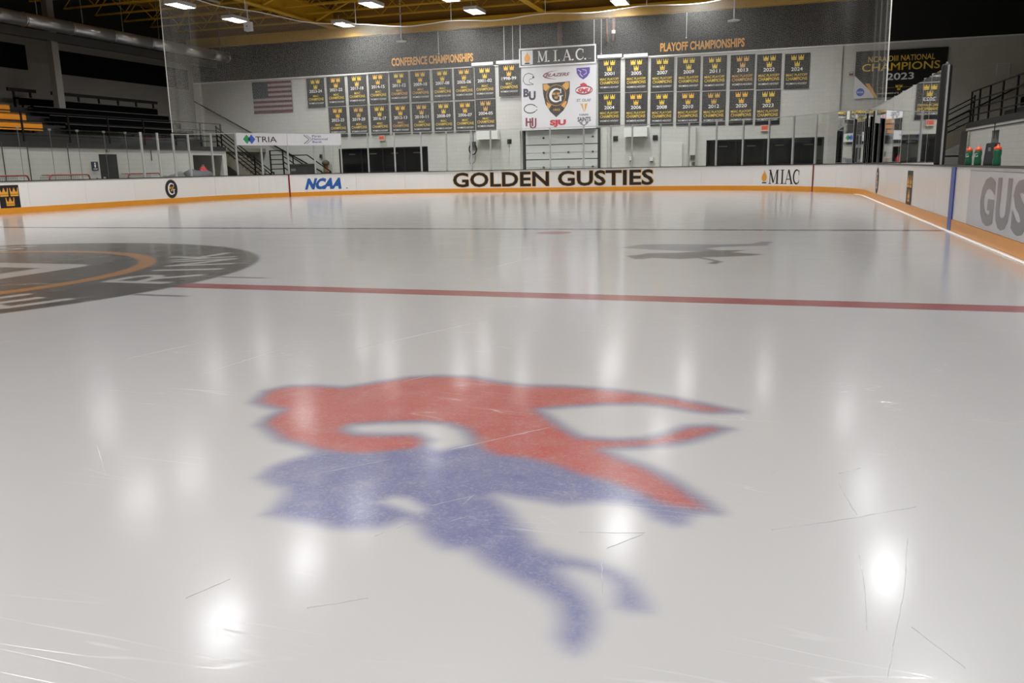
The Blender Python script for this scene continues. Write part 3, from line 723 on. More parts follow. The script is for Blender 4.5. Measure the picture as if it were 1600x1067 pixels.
# ------------------------------------------------------------------ glass
gl = thing('shield_glass', 'clear protective glass on aluminium posts above the rink boards', 'glass', (0, 0, 0))
GZ0 = BH+.028; GE, GS = 2.86, 2.70
posts = [-20.47,-19.57,-18.69,-17.77,-16.41,-15.10,-13.82,-12.55,-11.28,-10.03,-8.76,-7.5,-6.22,-4.95,-3.69,-2.72,.17,1.74,2.99,3.95,5.2,6.44,7.66,8.87,10.09,11.32,12.57,13.91,15.2,16.4,17.3,18.7,20.05,21.58,23.2,24.8,26.43,28.0,28.95]
def gtop(s): return GE if abs(s) < 14.5 else (GS if abs(s) > 18 else GE+(GS-GE)*(abs(s)-14.5)/3.5)
def pane(a, c, g=.02, name='glass_pane'):
    p0 = bp(a, 0, .045); p1 = bp(c, 0, .045); d = (p1-p0).normalized(); nrm = Vector((d.y, -d.x, 0))*.006
    p0 = p0+d*g; p1 = p1-d*g; z0, za, zc = GZ0, gtop(a), gtop(c)
    V = [p0-nrm, p1-nrm, p1+nrm, p0+nrm]
    mb = MB().add([(v.x, v.y, z0) for v in V]+[(V[0].x,V[0].y,za),(V[1].x,V[1].y,zc),(V[2].x,V[2].y,zc),(V[3].x,V[3].y,za)],
                  [(0,3,2,1),(4,5,6,7),(0,1,5,4),(1,2,6,5),(2,3,7,6),(3,0,4,7)])
    mb.build(name, M_glass, gl)
    return p0, p1, za, zc
for a, c in zip(posts, posts[1:]):
    p0, p1, za, zc = pane(a, c)
    if -18.8 < a < 21: MB().bar((p0.x, p0.y, za+.012), (p1.x, p1.y, zc+.012), .024).build('top_edge', M_alu, gl)
for s in posts:
    p = bp(s, 0, .07); t = bp(s+.01, 0, .07); d = (t-p).normalized(); nrm = Vector((-d.y, d.x, 0))
    mb = MB(); q = [p-d*.035-nrm*.03, p+d*.035-nrm*.03, p+d*.035+nrm*.03, p-d*.035+nrm*.03]
    mb.add([(v.x, v.y, BH) for v in q]+[(v.x, v.y, gtop(s)+.03) for v in q], [(0,3,2,1),(4,5,6,7),(0,1,5,4),(1,2,6,5),(2,3,7,6),(3,0,4,7)])
    mb.build('post', M_alu, gl)
sj = [-20.47,-21.28,-22.33,-23.54,-24.70,-25.94]
while sj[-1] > -58: sj.append(sj[-1]-1.22)
for a, c in zip(sj, sj[1:]):
    pane(c, a, .006)
    p = bp(c, 0, .045); MB().box((p.x-.006, p.y-.005, GZ0), (p.x+.006, p.y+.005, GS)).build('pane_joint', M_joint, gl)
    MB().box((p.x-.02, p.y-.05, GS-.06), (p.x+.02, p.y+.05, GS+.01)).build('clip', M_joint, gl)
# padded black end post at the bench
pane(28.95, 30.2)
ep = thing('padded_post', 'thick black padded post where the right-hand glass ends', 'post', tuple(bp(30.35, BH+.028, .06)))
MB().lathe([(.085,0),(.09,.03),(.09,1.68),(.07,1.72),(.02,1.73)], n=14).build('pad', mat('black_pad_vinyl', rgb(20,18,20), .65), ep, True)
MB().box((-.01, -.16, 0), (.02, -.10, 1.70)).build('glass_channel', M_alu, ep)
MB().tube([(0,0,1.725),(0,0,1.76)], .02, 8).build('bolt', M_alu, ep)

# sponsor banners on the glass
def on_glass(u, v, t=0.0): return bp(u, v, .02-t)
def sponsor(name, label, s0, s1):
    t = thing(name, label, 'banner', (0, 0, 0)); sweep(s0, s1, .012, .03, 2.33, 2.86, .3).build('sheet', M_vinyl, t); return t
t = sponsor('sponsor_banner', 'white TRIA banner with green and blue diamonds on the glass', -15.08, -12.56)
lettering('TRIA', M_ink, t, lambda u, v, q=0: bp(u, v, .009), -14.1, -13.05, 2.47, 2.72, bold=.004)
M_green = mat('green_print', rgb(40,150,80), .5); M_blue2 = mat('mid_blue_print', rgb(50,90,190), .5)
dia = lambda u, w_, v, h_: [(u-w_, v), (u, v-h_), (u+w_, v), (u, v+h_)]
flat([dia(-14.54, .19, 2.595, .21)], M_green, t, lambda u, v, q=0: bp(u, v, .009), 'logo_diamond')
flat([dia(-14.30, .19, 2.595, .21)], M_blue2, t, lambda u, v, q=0: bp(u, v, .007), 'logo_diamond')
flat([dia(-14.42, .08, 2.595, .09)], mat('deep_blue_print', rgb(24,40,90), .5), t, lambda u, v, q=0: bp(u, v, .005), 'logo_diamond')
flat([dia(-14.53, .09, 2.595, .10)], M_vinyl, t, lambda u, v, q=0: bp(u-.03, v, .0085), 'logo_notch')
t = sponsor('sponsor_banner', 'white First National Bank banner on the glass right of TRIA', -12.54, -10.0)
og = lambda u, v, q=0: bp(u, v, .009)
for k, wd in enumerate(('First', 'National', 'Bank')): lettering(wd, mat('indigo_print', rgb(86,80,140), .5), t, og, -11.35, -11.35+(.42, .72, .45)[k], 2.70-.13*k, 2.80-.13*k, bold=.01)
flat(stroke([(-11.75, 2.80), (-11.5, 2.6), (-11.75, 2.40)], .05) + stroke([(-11.62, 2.80), (-11.38, 2.6), (-11.62, 2.40)], .03), M_grey, t, og, 'chevron_mark')

# ------------------------------------------------------------------ protective net
nt_ = thing('safety_net', 'fine white mesh net hanging above the end glass', 'net', (0, 0, 0))
S0, S1 = -18.6, 20.6; CELL = .055; TH = .0025
def nz(s):  # height of the top rope
    return 7.75 + .55*max(0, (-s-9)/9) + .06*math.cos(s*1.4) + .25*max(0, (s-8)/10)
def npos(s, f):
    z = 2.78+(nz(s)-2.78)*f; p = bp(s, z, .11+.02*math.sin(s*5+f*3)+.02*math.sin(s*1.7))
    if s < -17.2: p.y -= .0
    return p
N = MB()
ns = int((S1-S0)/CELL)
def prism3(p, q, r, out):
    d = (q-p).normalized(); u = d.cross(out).normalized()*r; o = out*r*.9
    n0 = len(N.v); N.v += [tuple(p-u), tuple(p+u), tuple(p+o), tuple(q-u), tuple(q+u), tuple(q+o)]
    N.f += [(n0, n0+1, n0+4, n0+3), (n0+1, n0+2, n0+5, n0+4), (n0+2, n0, n0+3, n0+5)]
def outw(s): return (bp(s, 0, 1)-bp(s, 0, 0)).normalized()
for s in [S0+i*CELL for i in range(ns+1)] + [S0+.02+.028*i for i in range(70)]:
    o = outw(s)
    for f0, f1 in ((0, .5), (.5, 1)): prism3(npos(s, f0), npos(s, f1), TH/2, o)
nh = int(5.1/CELL); K = 110
for j in range(nh+1):
    f = j/nh
    for k in range(K):
        a = S0+(S1-S0)*k/K; c = S0+(S1-S0)*(k+1)/K; prism3(npos(a, f), npos(c, f), TH/2, outw(a))
o = N.build('net_mesh', M_net, nt_); o['kind'] = 'stuff'
MB().tube([npos(S0+(S1-S0)*k/110, 1) for k in range(111)], .02, 6).build('top_rope', M_net, nt_)
MB().tube([npos(S0, k/6) for k in range(7)], .018, 6).build('edge_rope', M_net, nt_)
MB().tube([npos(S1, k/6) for k in range(7)], .018, 6).build('edge_rope', M_net, nt_)
for s in (-18.6, -14, -9, -4.5, 0, 4.5, 9, 14, 20.6):
    p = npos(s, 1); MB().bar(p, (p.x, p.y, 8.8), .02).build('hanger', M_net, nt_)
MB().bar((-13.06, 21.45, 8.32), (-13.06, 25.2, 8.32), .07).build('support_bar', M_alu, nt_)

# ------------------------------------------------------------------ ceiling lights
M_lens = emis('lamp_lens', (1.0, 1.0, 1.0, 1), LAMP_STRENGTH)
M_house = mat('white_lamp_housing', rgb(200,200,198), .5)
def lamp_proto():
    t = thing('ceiling_light', '', 'light', (0, 0, 0), 'rectangular ceiling lights over the rink')
    h = MB(); w_, l_ = .34, .66
    h.box((-w_, -l_, .10), (w_, l_, .16))
    for sx in (-1, 1):
        h.box((min(sx*w_, sx*(w_-.02)), -l_, 0), (max(sx*w_, sx*(w_-.02)), l_, .10)); h.box((-w_, min(sx*l_, sx*(l_-.02)), 0), (w_, max(sx*l_, sx*(l_-.02)), .10))
    hs_ = h.build('housing', M_house, t)
    MB().box((-w_+.025, -l_+.025, .055), (w_-.025, l_-.025, .07)).build('lens', M_lens, t)
    for sy in (-.45, .45): MB().bar((0, sy, .16), (0, sy, .4), .02).build('hanger', M_house, hs_)
    return t
LAMPS = {-15.5: [29.7, 25.7, 18.6, 12.4], -11.4: [33.0], -7.7: [28.9, 21.0, 14.1, 11.8], -4.0: [32.4, 29.0], -.8: [28.3, 18.0, 12.7, 9.7, 6.4], 2.9: [33.0, 30.2],
         6.6: [29.9, 21.5, 13.4, 1.5], 10.1: [30.7], 13.1: [25.9, 17.9, 12.7]}
VIS = {(-15.5, 29.7): 'bright rectangular ceiling light beside the small white hanging box', (-15.5, 25.7): 'bright rectangular ceiling light above the top left corner of the net',
       (-11.4, 33.0): 'bright rectangular ceiling light close to the end wall, left of the conference lettering', (-7.7, 28.9): 'bright rectangular ceiling light at the picture top above the conference banners',
       (-4.0, 32.4): 'bright rectangular ceiling light just left of the M.I.A.C. sign', (2.9, 33.0): 'bright rectangular ceiling light at the picture top right of the M.I.A.C. sign',
       (-.8, 28.3): 'bright rectangular ceiling light cut by the picture top above the M.I.A.C. sign'}
AL = bpy.data.lights.new('lamp_beam', 'AREA'); AL.shape = 'RECTANGLE'; AL.size = .6; AL.size_y = 1.24; AL.energy = LAMP_POWER; AL.spread = LAMP_SPREAD; AL.color = (1, 1, 1)
proto = None
for X, ys in LAMPS.items():
    y = ys[-1]; allys = list(ys)
    while y > -26 and X in (-15.5, -7.7, -.8, 6.6, 13.1): y -= 6.2; allys.append(y)
    for y in allys:
        if proto is None: proto = t = lamp_proto()
        else: t = copy_tree(proto)
        t.location = (X, y, 8.45)
        la = bpy.data.objects.new('lamp_beam', AL); COL.objects.link(la); la.parent = t; la.location = (0, 0, .05)
        t['label'] = VIS.get((X, y), 'rectangular ceiling light hung under the roof above the picture top')

# ------------------------------------------------------------------ championship banners
YW = YE-.045
def wall_map(x0, z0, y): return lambda u, v, t=0.0: (u, -t-.0, v)
def local_map(u, v, t=0.0): return (u, -.012-t, v)      # things on the end wall: x right, z up, -y towards the rink
BW, BHH = 1.09, 1.57
_pm = {}
def shared(key, make):
    """child mesh made once and shared"""
    if key not in _pm: _pm[key] = make()
    return _pm[key]
def txt_mesh(body, u0, u1, v0, v1, M, bold=.010):
    V, Fc = text_poly(body, bold); mb = MB().add([local_map(u0+(u1-u0)*a, v0+(v1-v0)*c, .004) for a, c in V], Fc)
    me = mb.mesh('lettering'); me.materials.append(M); return me
def crown_mesh(M):
    mb = MB()
    for po in CROWN: mb.add([local_map(a*.23, c*.21, .004) for a, c in po], [tuple(range(len(po)))])
    me = mb.mesh('crown'); me.materials.append(M); return me
def sheet_mesh():
    mb = MB(); n = 8
    V = []
    for i in range(n+1):
        x = -BW/2+BW*i/n; dy = .012*math.sin(i*1.9)
        V += [(x, -.012, 0), (x, -.012, BHH), (x, 0.0, BHH), (x, 0.0, 0)]
    Fc = [(0,1,2,3), tuple(4*n+j for j in (3,2,1,0))]
    for i in range(n):
        for j in range(4): Fc.append((4*i+j, 4*i+4+j, 4*i+4+(j+1) % 4, 4*i+(j+1) % 4))
    me = mb.add(V, Fc).mesh('cloth'); me.materials.append(M_bann); return me
def banner(xc, ztop, year, playoff, M_c, M_t, label, y=YW):
    t = thing('championship_banner', label, 'banner', (xc, y, ztop-BHH), 'playoff championship banners' if playoff else 'conference championship banners')
    root = t; t = link('cloth', shared('sheet', sheet_mesh), root)
    cm = shared(('crown', M_c.name), lambda: crown_mesh(M_c))
    for a, z in ((-.27, 1.26), (.04, 1.26), (-.115, .985)): link('crown', cm, t, (a, 0, z))
    w_ = .40 if playoff else .62
    link('lettering', txt_mesh(year, -w_*.62, w_*.62, .785, .945, M_white, .012), t)
    if playoff: link('lettering', shared(('mp', M_t.name), lambda: txt_mesh('MIAC PLAYOFF', -.46, .46, .555, .665, M_t)), t)
    else: link('lettering', shared(('m', M_t.name), lambda: txt_mesh('MIAC', -.17, .17, .55, .665, M_t)), t)
    link('lettering', shared(('c', M_t.name), lambda: txt_mesh('CHAMPIONS', -.46, .46, .375, .515, M_t)), t)
    link('lettering', shared('w', lambda: txt_mesh("WOMEN'S HOCKEY", -.46, .46, .19, .275, M_white, .005)), t)
    bt = MB().box((-BW/2, -.02, BHH-.02), (BW/2, .0, BHH+.01)); link('top_batten', shared('bat', lambda: (lambda me: (me.materials.append(M_alu), me)[1])(bt.mesh('top_batten'))), root)
    return root
TOP = [(-14.1,6.12,'2023-24'),(-12.85,6.14,'2021-22'),(-11.58,6.16,'2017-18'),(-10.33,6.18,'2014-15'),(-9.1,6.19,'2011-12'),(-7.88,6.19,'2009-10'),(-6.63,6.19,'2007-08'),(-5.43,6.19,'2005-06'),(-4.3,6.2,'2001-02'),(-2.98,6.24,'1998-99')]
LOW = [(-12.85,'2022-23'),(-11.58,'2019-20'),(-10.33,'2016-17'),(-9.1,'2012-13'),(-7.88,'2010-11'),(-6.63,'2008-09'),(-5.43,'2006-07'),(-4.3,'2004-05')]
PT = [(2.14,6.21,'2001'),(3.45,6.17,'2005'),(4.7,6.13,'2007'),(5.94,6.1,'2009'),(7.14,6.07,'2011'),(8.4,6.05,'2013'),(9.58,6.01,'2022'),(10.8,5.97,'2024')]
PL = [(2.14,'2004'),(3.45,'2006'),(4.7,'2008'),(5.94,'2010'),(7.14,'2012'),(8.4,'2020'),(9.6,'2023')]
ORD = ('first','second','third','fourth','fifth','sixth','seventh','eighth','ninth','tenth')
Ms = [M_goldy, mat('gold_print_b', rgb(230,180,60), .5), M_goldo]
for k, (x, z, yr) in enumerate(TOP):
    y = YW if yr != '1998-99' else YW-.06
    banner(x, z, yr, False, Ms[k % 2], Ms[0 if k not in (4, 5) else 2], 'black conference banner reading %s, %s from the left in the upper row' % (yr, ORD[k]), y)
for k, (x, yr) in enumerate(LOW): banner(x, 4.55 if k < 7 else 4.59, yr, False, Ms[(k+1) % 3], Ms[0 if k not in (3,) else 2], 'black conference banner reading %s, %s from the left in the lower row' % (yr, ORD[k]), YW+.01)
for k, (x, z, yr) in enumerate(PT): banner(x, z, yr, True, Ms[0] if yr != '2013' else Ms[2], Ms[0] if yr != '2013' else Ms[2], 'black playoff banner reading %s, %s from the left in the upper row' % (yr, ORD[k]))
for k, (x, yr) in enumerate(PL): banner(x, (4.62,4.58,4.54,4.51,4.48,4.46,4.42)[k], yr, True, Ms[(0,1,0,1,2,1,0)[k]], Ms[0], 'black playoff banner reading %s, %s from the left in the lower row' % (yr, ORD[k]), YW+.02)

# wall lettering on the dark cladding
def wallsign(name, label, cat, x, z, y=YE-.03): return thing(name, label, cat, (x, y, z))
t = wallsign('wall_lettering', 'golden CONFERENCE CHAMPIONSHIPS lettering on the dark cladding', 'lettering', -7.2, 6.46)
MB().box((-2.45, -.008, -.14), (2.5, .006, .62)).build('backing', M_dark, t)
lettering('CONFERENCE CHAMPIONSHIPS', M_gold, t, local_map, -2.28, 2.30, 0, .42, bold=.035)
t = wallsign('wall_lettering', 'golden PLAYOFF CHAMPIONSHIPS lettering on the dark cladding', 'lettering', 6.5, 6.37)
MB().box((-2.4, -.008, -.14), (2.4, .006, .60)).build('backing', M_dark, t)
lettering('PLAYOFF CHAMPIONSHIPS', M_gold, t, local_map, -1.92, 1.95, 0, .40, bold=.035)

# M.I.A.C. sign and the member board
t = thing('conference_sign', 'black framed M.I.A.C. sign with a flame mark', 'sign', (-.44, YE-.22, 6.03))
MB().box((-1.93, -.012, 0), (1.93, .04, .85)).build('panel', mat('charcoal_sign_panel', rgb(50,50,53), .6), t)
fr = MB()
for lo, hi in (((-1.95,-.03,-.02),(1.95,.03,.05)), ((-1.95,-.03,.80),(1.95,.03,.87)), ((-1.95,-.03,.05),(-1.88,.03,.80)), ((1.88,-.03,.05),(1.95,.03,.80))): fr.box(lo, hi)
fr.build('frame', mat('white_frame_paint', rgb(226,226,226), .5), t)
flat([rect(-1.82, .09, -1.24, .76)], M_vinyl, t, local_map, 'flame_panel', t=.003)
flat(flame(-1.70, .2, .34, .52), M_gold, t, local_map, 'flame_mark', t=.006)
flat([rect(-1.66, .12, -1.40, .19)], M_ink, t, local_map, 'flame_base', t=.006)
for ch, u, w_ in (('M', -1.0, .52), ('I', -.22, .28), ('A', .28, .46), ('C', .92, .46)):
    flat(scaled(serif(ch), u, .18, w_, .52), M_white, t, local_map, 'lettering', t=.004)
for u in (-.42, .10, .80, 1.42): flat([arc(u, .21, .045, .045, 0, 330, 8)], M_white, t, local_map, 'full_stop', t=.004)
flat([rect(1.58, .2, 1.72, .24)], M_grey, t, local_map, 'trade_mark', t=.004)
for x in (-1.9, 1.85): MB().bar((x, .05, .8), (x, .05, 2.0), .04).build('hanger', M_alu, t)
t = thing('member_board', 'large white board of college emblems around a black shield', 'sign', (-.40, YE-.20, 2.95))
MB().box((-1.90, -.012, 0), (1.90, .05, 3.05)).build('sheet', M_vinyl, t)
# shield: board px -> local metres
def mb_uv(px, py): return ((px-536)/1070*3.80, (1010-py)/950*3.05)     # from the 1116 px crop
def mpoly(pts): return [mb_uv(*p) for p in pts]
sh = [(310,318),(705,300),(700,480),(670,620),(610,730),(505,825),(420,740),(350,620),(318,470)]
flat([mpoly(sh)], mat('shield_black_print', rgb(40,38,36), .5), t, local_map, 'shield', t=.002)
M_amber = mat('amber_print', rgb(214,158,70), .5)
flat([mpoly(q) for q in ([(318,330),(375,322),(420,362),(362,432),(325,400)], [(640,312),(695,308),(690,392),(655,428),(592,358)], [(370,590),(438,640),(402,698),(375,655)], [(575,650),(640,585),(662,600),(625,692)])], M_amber, t, local_map, 'shield_corner', t=.004)
c0 = mb_uv(507, 497); rr_ = 140/1070*3.8
flat([arc(*c0, rr_, rr_*1.02, 0, 352, 36)], M_amber, t, local_map, 'shield_ring', t=.005)
flat([arc(*c0, rr_*.955, rr_*.975, 0, 352, 36)], MATS['shield_black_print'], t, local_map, 'shield_disc', t=.0065)
flat(scaled(serif('G'), c0[0]-.36, c0[1]-.33, .72, .66), M_white, t, local_map, 'lettering', t=.008)
for a, z in ((-.19, .02), (.02, .02), (-.09, -.16)): flat(scaled(CROWN, c0[0]+a, c0[1]+z, .17, .13), M_amber, t, local_map, 'crown', t=.010)
u, v = mb_uv(462, 728); lettering('1862', M_amber, t, local_map, u, u+.36, v, v+.10, bold=.015, t=.006)
def mtext(s, x0, y1, x1, y0, M, bold=.03, shear=0): 
    a = mb_uv(x0, y1); c = mb_uv(x1, y0); return lettering(s, M, t, local_map, a[0], c[0], a[1], c[1], bold=bold, shear=shear, t=.004)
mtext('B', 28, 505, 112, 378, M_navy, .05); mtext('U', 108, 556, 210, 420, M_navy, .05)
mtext('H', 55, 948, 170, 818, M_maroon, .02); mtext('U', 112, 992, 215, 828, M_maroon, .02)
mtext('SJU', 412, 972, 645, 862, M_red, .06)
mtext('SMU', 800, 480, 990, 412, M_red, .05, .15); mtext('BLAZERS', 350, 218, 680, 168, M_maroon, .03, .08)
mtext('ST. OLAF', 800, 612, 1000, 568, M_grey, .03); mtext('SAINTS', 812, 905, 1000, 838, M_navy, .03)
mtext('ST. SCHOLASTICA', 838, 818, 968, 790, M_navy, .03)
flat(stroke([mb_uv(*p) for p in [(520,130),(420,145),(345,175),(325,200),(350,225),(430,248),(510,258)]], [.01,.03,.06,.08,.06,.03,.01]), M_maroon, t, local_map, 'swoosh', t=.003)
flat(stroke([mb_uv(*p) for p in arc(128,682,92,66,-35,-325,24)], .045), M_ink, t, local_map, 'letter_c_emblem', t=.003)
for q_ in ([(205,650),(232,665)], [(205,714),(232,700)]): flat(stroke([mb_uv(*p) for p in q_], .03), M_ink, t, local_map, 'emblem_tip', t=.003)
# pale curved crest top left
flat(stroke([mb_uv(*p) for p in [(190,215),(165,170),(110,148),(60,165),(30,215),(28,265),(60,310),(110,322),(180,318)]], .03)+stroke([mb_uv(*p) for p in [(190,215),(150,235),(120,240),(118,285),(180,318)]], .025)
     + [mpoly([(160,200),(192,205),(190,228),(168,222)])], M_ink, t, local_map, 'curved_crest', t=.003)
pv = [(798,112),(990,108),(985,190),(950,245),(893,285),(840,245),(805,190)]
flat([mpoly(pv)], M_purple, t, local_map, 'purple_shield', t=.003)
flat(stroke([mb_uv(*p) for p in [(820,140),(860,165),(850,205),(890,245)]], .035)+stroke([mb_uv(*p) for p in [(880,135),(935,150),(940,195),(900,215)]], .03), M_vinyl, t, local_map, 'shield_swoosh', t=.005)  # abstract pale swooshes printed in place of the animal emblem
flat([arc(*mb_uv(905,440), .44, .22, 0, 350, 20)], M_maroon, t, local_map, 'oval_emblem', t=.002)
flat([arc(*mb_uv(905,440), .41, .15, 0, 350, 20)], M_vinyl, t, local_map, 'oval_field', t=.003)
flat([mpoly([(850,350),(900,330),(935,350),(960,388),(860,392)])], M_red, t, local_map, 'red_crest', t=.003)
flat([mpoly(q) for q in ([(850,635),(890,640),(905,760),(895,745),(870,680)], [(915,640),(955,635),(940,700),(912,765)])], M_goldo, t, local_map, 'gold_emblem', t=.003)
flat([mpoly([(830,910),(975,905),(955,940),(905,972),(855,945)])], M_grey, t, local_map, 'grey_shield', t=.003)
flat([arc(*mb_uv(905,925), .09, .09, 0, 340, 10)], M_vinyl, t, local_map, 'shield_dot', t=.005)

# flag
t = thing('national_flag', 'striped flag with dark blue starred canton on the end wall', 'flag', (-18.1, YE-.06, 4.40))
FW, FH = 2.5, 1.66
MB().box((0, -.012, 0), (FW, 0, FH)).build('cloth', mat('flag_white_cloth', rgb(150,142,142), .85), t)
Mfr = mat('flag_red_cloth', rgb(92,44,54), .85); Mfb = mat('flag_blue_cloth', rgb(44,50,60), .85)
for k in range(7):
    z0 = FH*(2*k)/13; MB().box((FW*.4 if k > 2.9 and 2*k >= 6 else 0, -.016, z0), (FW, -.0121, z0+FH/13)).build('stripe', Mfr, t)
MB().box((0, -.019, FH*6/13), (FW*.4, -.0121, FH)).build('canton', Mfb, t)
st = []
for r in range(9):
    for c in range(6 if r % 2 == 0 else 5):
        cx_ = FW*.4*((c+.5+(.5 if r % 2 else 0))/6); cz = FH*6/13+FH*7/13*(r+.7)/9.4
        st.append([(cx_+(.035 if i % 2 == 0 else .014)*math.sin(i*math.pi/5), cz+(.035 if i % 2 == 0 else .014)*math.cos(i*math.pi/5)) for i in range(10)])
flat(st, mat('flag_star_cloth', rgb(104,106,112), .85), t, local_map, 'stars', t=.009)

# national champions banner
t = thing('champions_banner', 'black NCAA DIII NATIONAL CHAMPIONS 2023 banner on the right end wall', 'banner', (13.27, YE-.08, 3.86))
NW, NH = 3.70, 2.0
MB().box((0, -.012, 0), (NW, 0, NH)).build('cloth', mat('jet_banner_cloth', rgb(22,22,24), .85), t)
lettering('NCAA DIII NATIONAL', M_goldy, t, local_map, .52, 3.20, 1.52, 1.76, bold=.01, t=.003)
lettering('CHAMPIONS', M_goldy, t, local_map, .28, 3.42, 1.13, 1.46, bold=.012, t=.003)
lettering('2023', M_vinyl, t, local_map, 1.32, 2.42, .72, 1.02, bold=.02, t=.003)
lettering("WOMEN'S HOCKEY", M_vinyl, t, local_map, .98, 2.70, .13, .20, bold=.01, t=.003)
flat([rect(.95, .40, 1.66, .41), rect(2.02, .40, 2.75, .41)], M_goldo, t, local_map, 'rule', t=.003)
for a, z in ((1.70, .40), (1.86, .40), (1.78, .28)): flat(scaled(CROWN, a, z, .13, .11), M_goldy, t, local_map, 'crown', t=.003)
flat([[(0, .0), (1.0, 0), (.0, .98)]], M_vinyl, t, local_map, 'white_corner', t=.003)
flat([[(.45, .62), (.62, .62), (1.0, 0), (.86, 0), (.62, .36)]], M_amber, t, local_map, 'gold_band', t=.005)
flat([arc(.27, .26, .17, .17, 0, 350, 20)], M_blue2, t, local_map, 'blue_disc', t=.005)
lettering('NCAA', M_vinyl, t, local_map, .14, .40, .22, .30, bold=.03, t=.007)
t = thing('wall_plaque', 'small maroon plaque beside the national champions banner', 'sign', (13.12, YE-.03, 4.86))
MB().box((-.09, -.03, 0), (.09, .02, .16)).build('plate', mat('plaque_maroon', rgb(110,60,60), .5), t); flat([rect(-.07, .1, .07, .14)], M_vinyl, t, local_map, 'print', t=.02)
t = thing('wall_panel', 'pale square panel high on the far right wall', 'panel', (19.15, YE-.03, 4.6))
MB().box((-.22, -.03, 0), (.22, .02, .44)).build('plate', mat('pale_panel', rgb(190,190,188), .6), t); MB().box((-.25, -.04, -.02), (-.22, .02, .46)).box((.22, -.04, -.02), (.25, .02, .46)).box((-.22, -.04, .44), (.22, .02, .46)).build('rim', M_vinyl, t)

# ------------------------------------------------------------------ end-wall fixtures
def exit_sign(x, z, label):
    t = thing('exit_sign', label, 'sign', (x, YE-.05, z))
    MB().box((-.17, -.05, 0), (.17, .04, .27)).build('box', mat('exit_housing', rgb(205,190,175), .5), t)
    flat([rect(-.15, .05, .15, .24)], mat('exit_face', rgb(228,120,96), .5), t, lambda u, v, q=0: (u, -.052, v), 'face')
    lettering('EXIT', mat('exit_letters', rgb(200,40,30), .5), t, lambda u, v, q=0: (u, -.054, v), -.12, .12, .08, .21, bold=.01)
exit_sign(-10.25, 2.68, 'small red exit sign under the conference banners'); exit_sign(9.5, 2.56, 'small red exit sign under the playoff banners')
def air_curtain(x, z, w_, label):
    t = thing('wall_heater', label, 'heater', (x, YE-.02, z))
    MB().box((-w_/2, -.42, 0), (w_/2, .0, .44)).build('casing', mat('pale_casing', rgb(214,214,210), .5), t)
    for k in range(6): MB().box((-w_/2+.1, -.38+.055*k, -.012), (w_/2-.1, -.36+.055*k, .001)).build('grille_bar', M_gridgrey, t)
air_curtain(-4.12, 2.56, 1.15, 'pale box heater on the end wall left of the overhead door'); air_curtain(3.5, 2.47, 1.12, 'pale box heater on the end wall right of the overhead door')
for x, z, lb in ((-3.02, 2.31, 'small dark square vent left of the overhead door'), (2.46, 2.31, 'small dark square vent right of the overhead door'), (4.41, 2.29, 'small dark square vent right of the pale heater')):
    t = thing('wall_vent', lb, 'vent', (x, YE-.02-(.08 if x in (-3.02,) else 0), z)); MB().box((-.12, -.02, 0), (.12, .02, .24)).build('frame', M_gridgrey, t)
    for k in range(4): MB().box((-.1, -.035, .03+.05*k), (.1, -.02, .055+.05*k)).build('slat', mat('vent_slat', rgb(48,48,46), .6), t)
t = thing('hose_reel', 'dark coiled hose hanging on a reel on the end wall', 'hose', (-5.02, YE-.045, 1.80))
MB().box((-.14, -.16, .46), (.14, .02, .68)).build('reel_box', M_gridgrey, t)
for k in range(3): MB().tube([(.20*math.cos(a*math.pi/12), -.06-.04*k, .30+.27*math.sin(a*math.pi/12)) for a in range(24)], .022, 6, True).build('hose_loop', M_black, t)
MB().tube([(-.16, -.06, .1), (-.24, -.06, -.2), (-.20, -.06, -.42), (-.05, -.06, -.45), (.1, -.06, -.3), (.12, -.06, .05)], .012, 6).build('hose_tail', M_gridgrey, t)
MB().bar((0, -.02, .68), (0, -.02, 1.15), .03).build('feed_pipe', M_gridgrey, t)
def station(x, z, lb, M):
    t = thing('wall_dispenser', lb, 'dispenser', (x, YE-.02, z)); MB().box((-.09, -.1, 0), (.09, .02, .2)).build('body', M, t); MB().box((-.06, -.12, -.05), (.06, -.02, 0)).build('tray', M_gridgrey, t)
station(3.25, 1.35, 'small white dispenser under the right-hand heater', M_vinyl); station(4.25, 1.3, 'white round-cornered dispenser right of the heater', M_vinyl)
t = thing('door_closer', 'grey lock box with a round bell by the right lobby windows', 'lock', (6.22, YE-.12, 1.2))
MB().box((-.1, -.06, .14), (.12, .02, .34)).build('box', M_gridgrey, t); MB().tube([(-.22, -.02, .24), (-.22, -.1, .24)], .07, 12).build('bell', M_alu, t); MB().box((-.02, -.05, -.12), (.12, .02, .02)).build('lower_box', M_gridgrey, t)
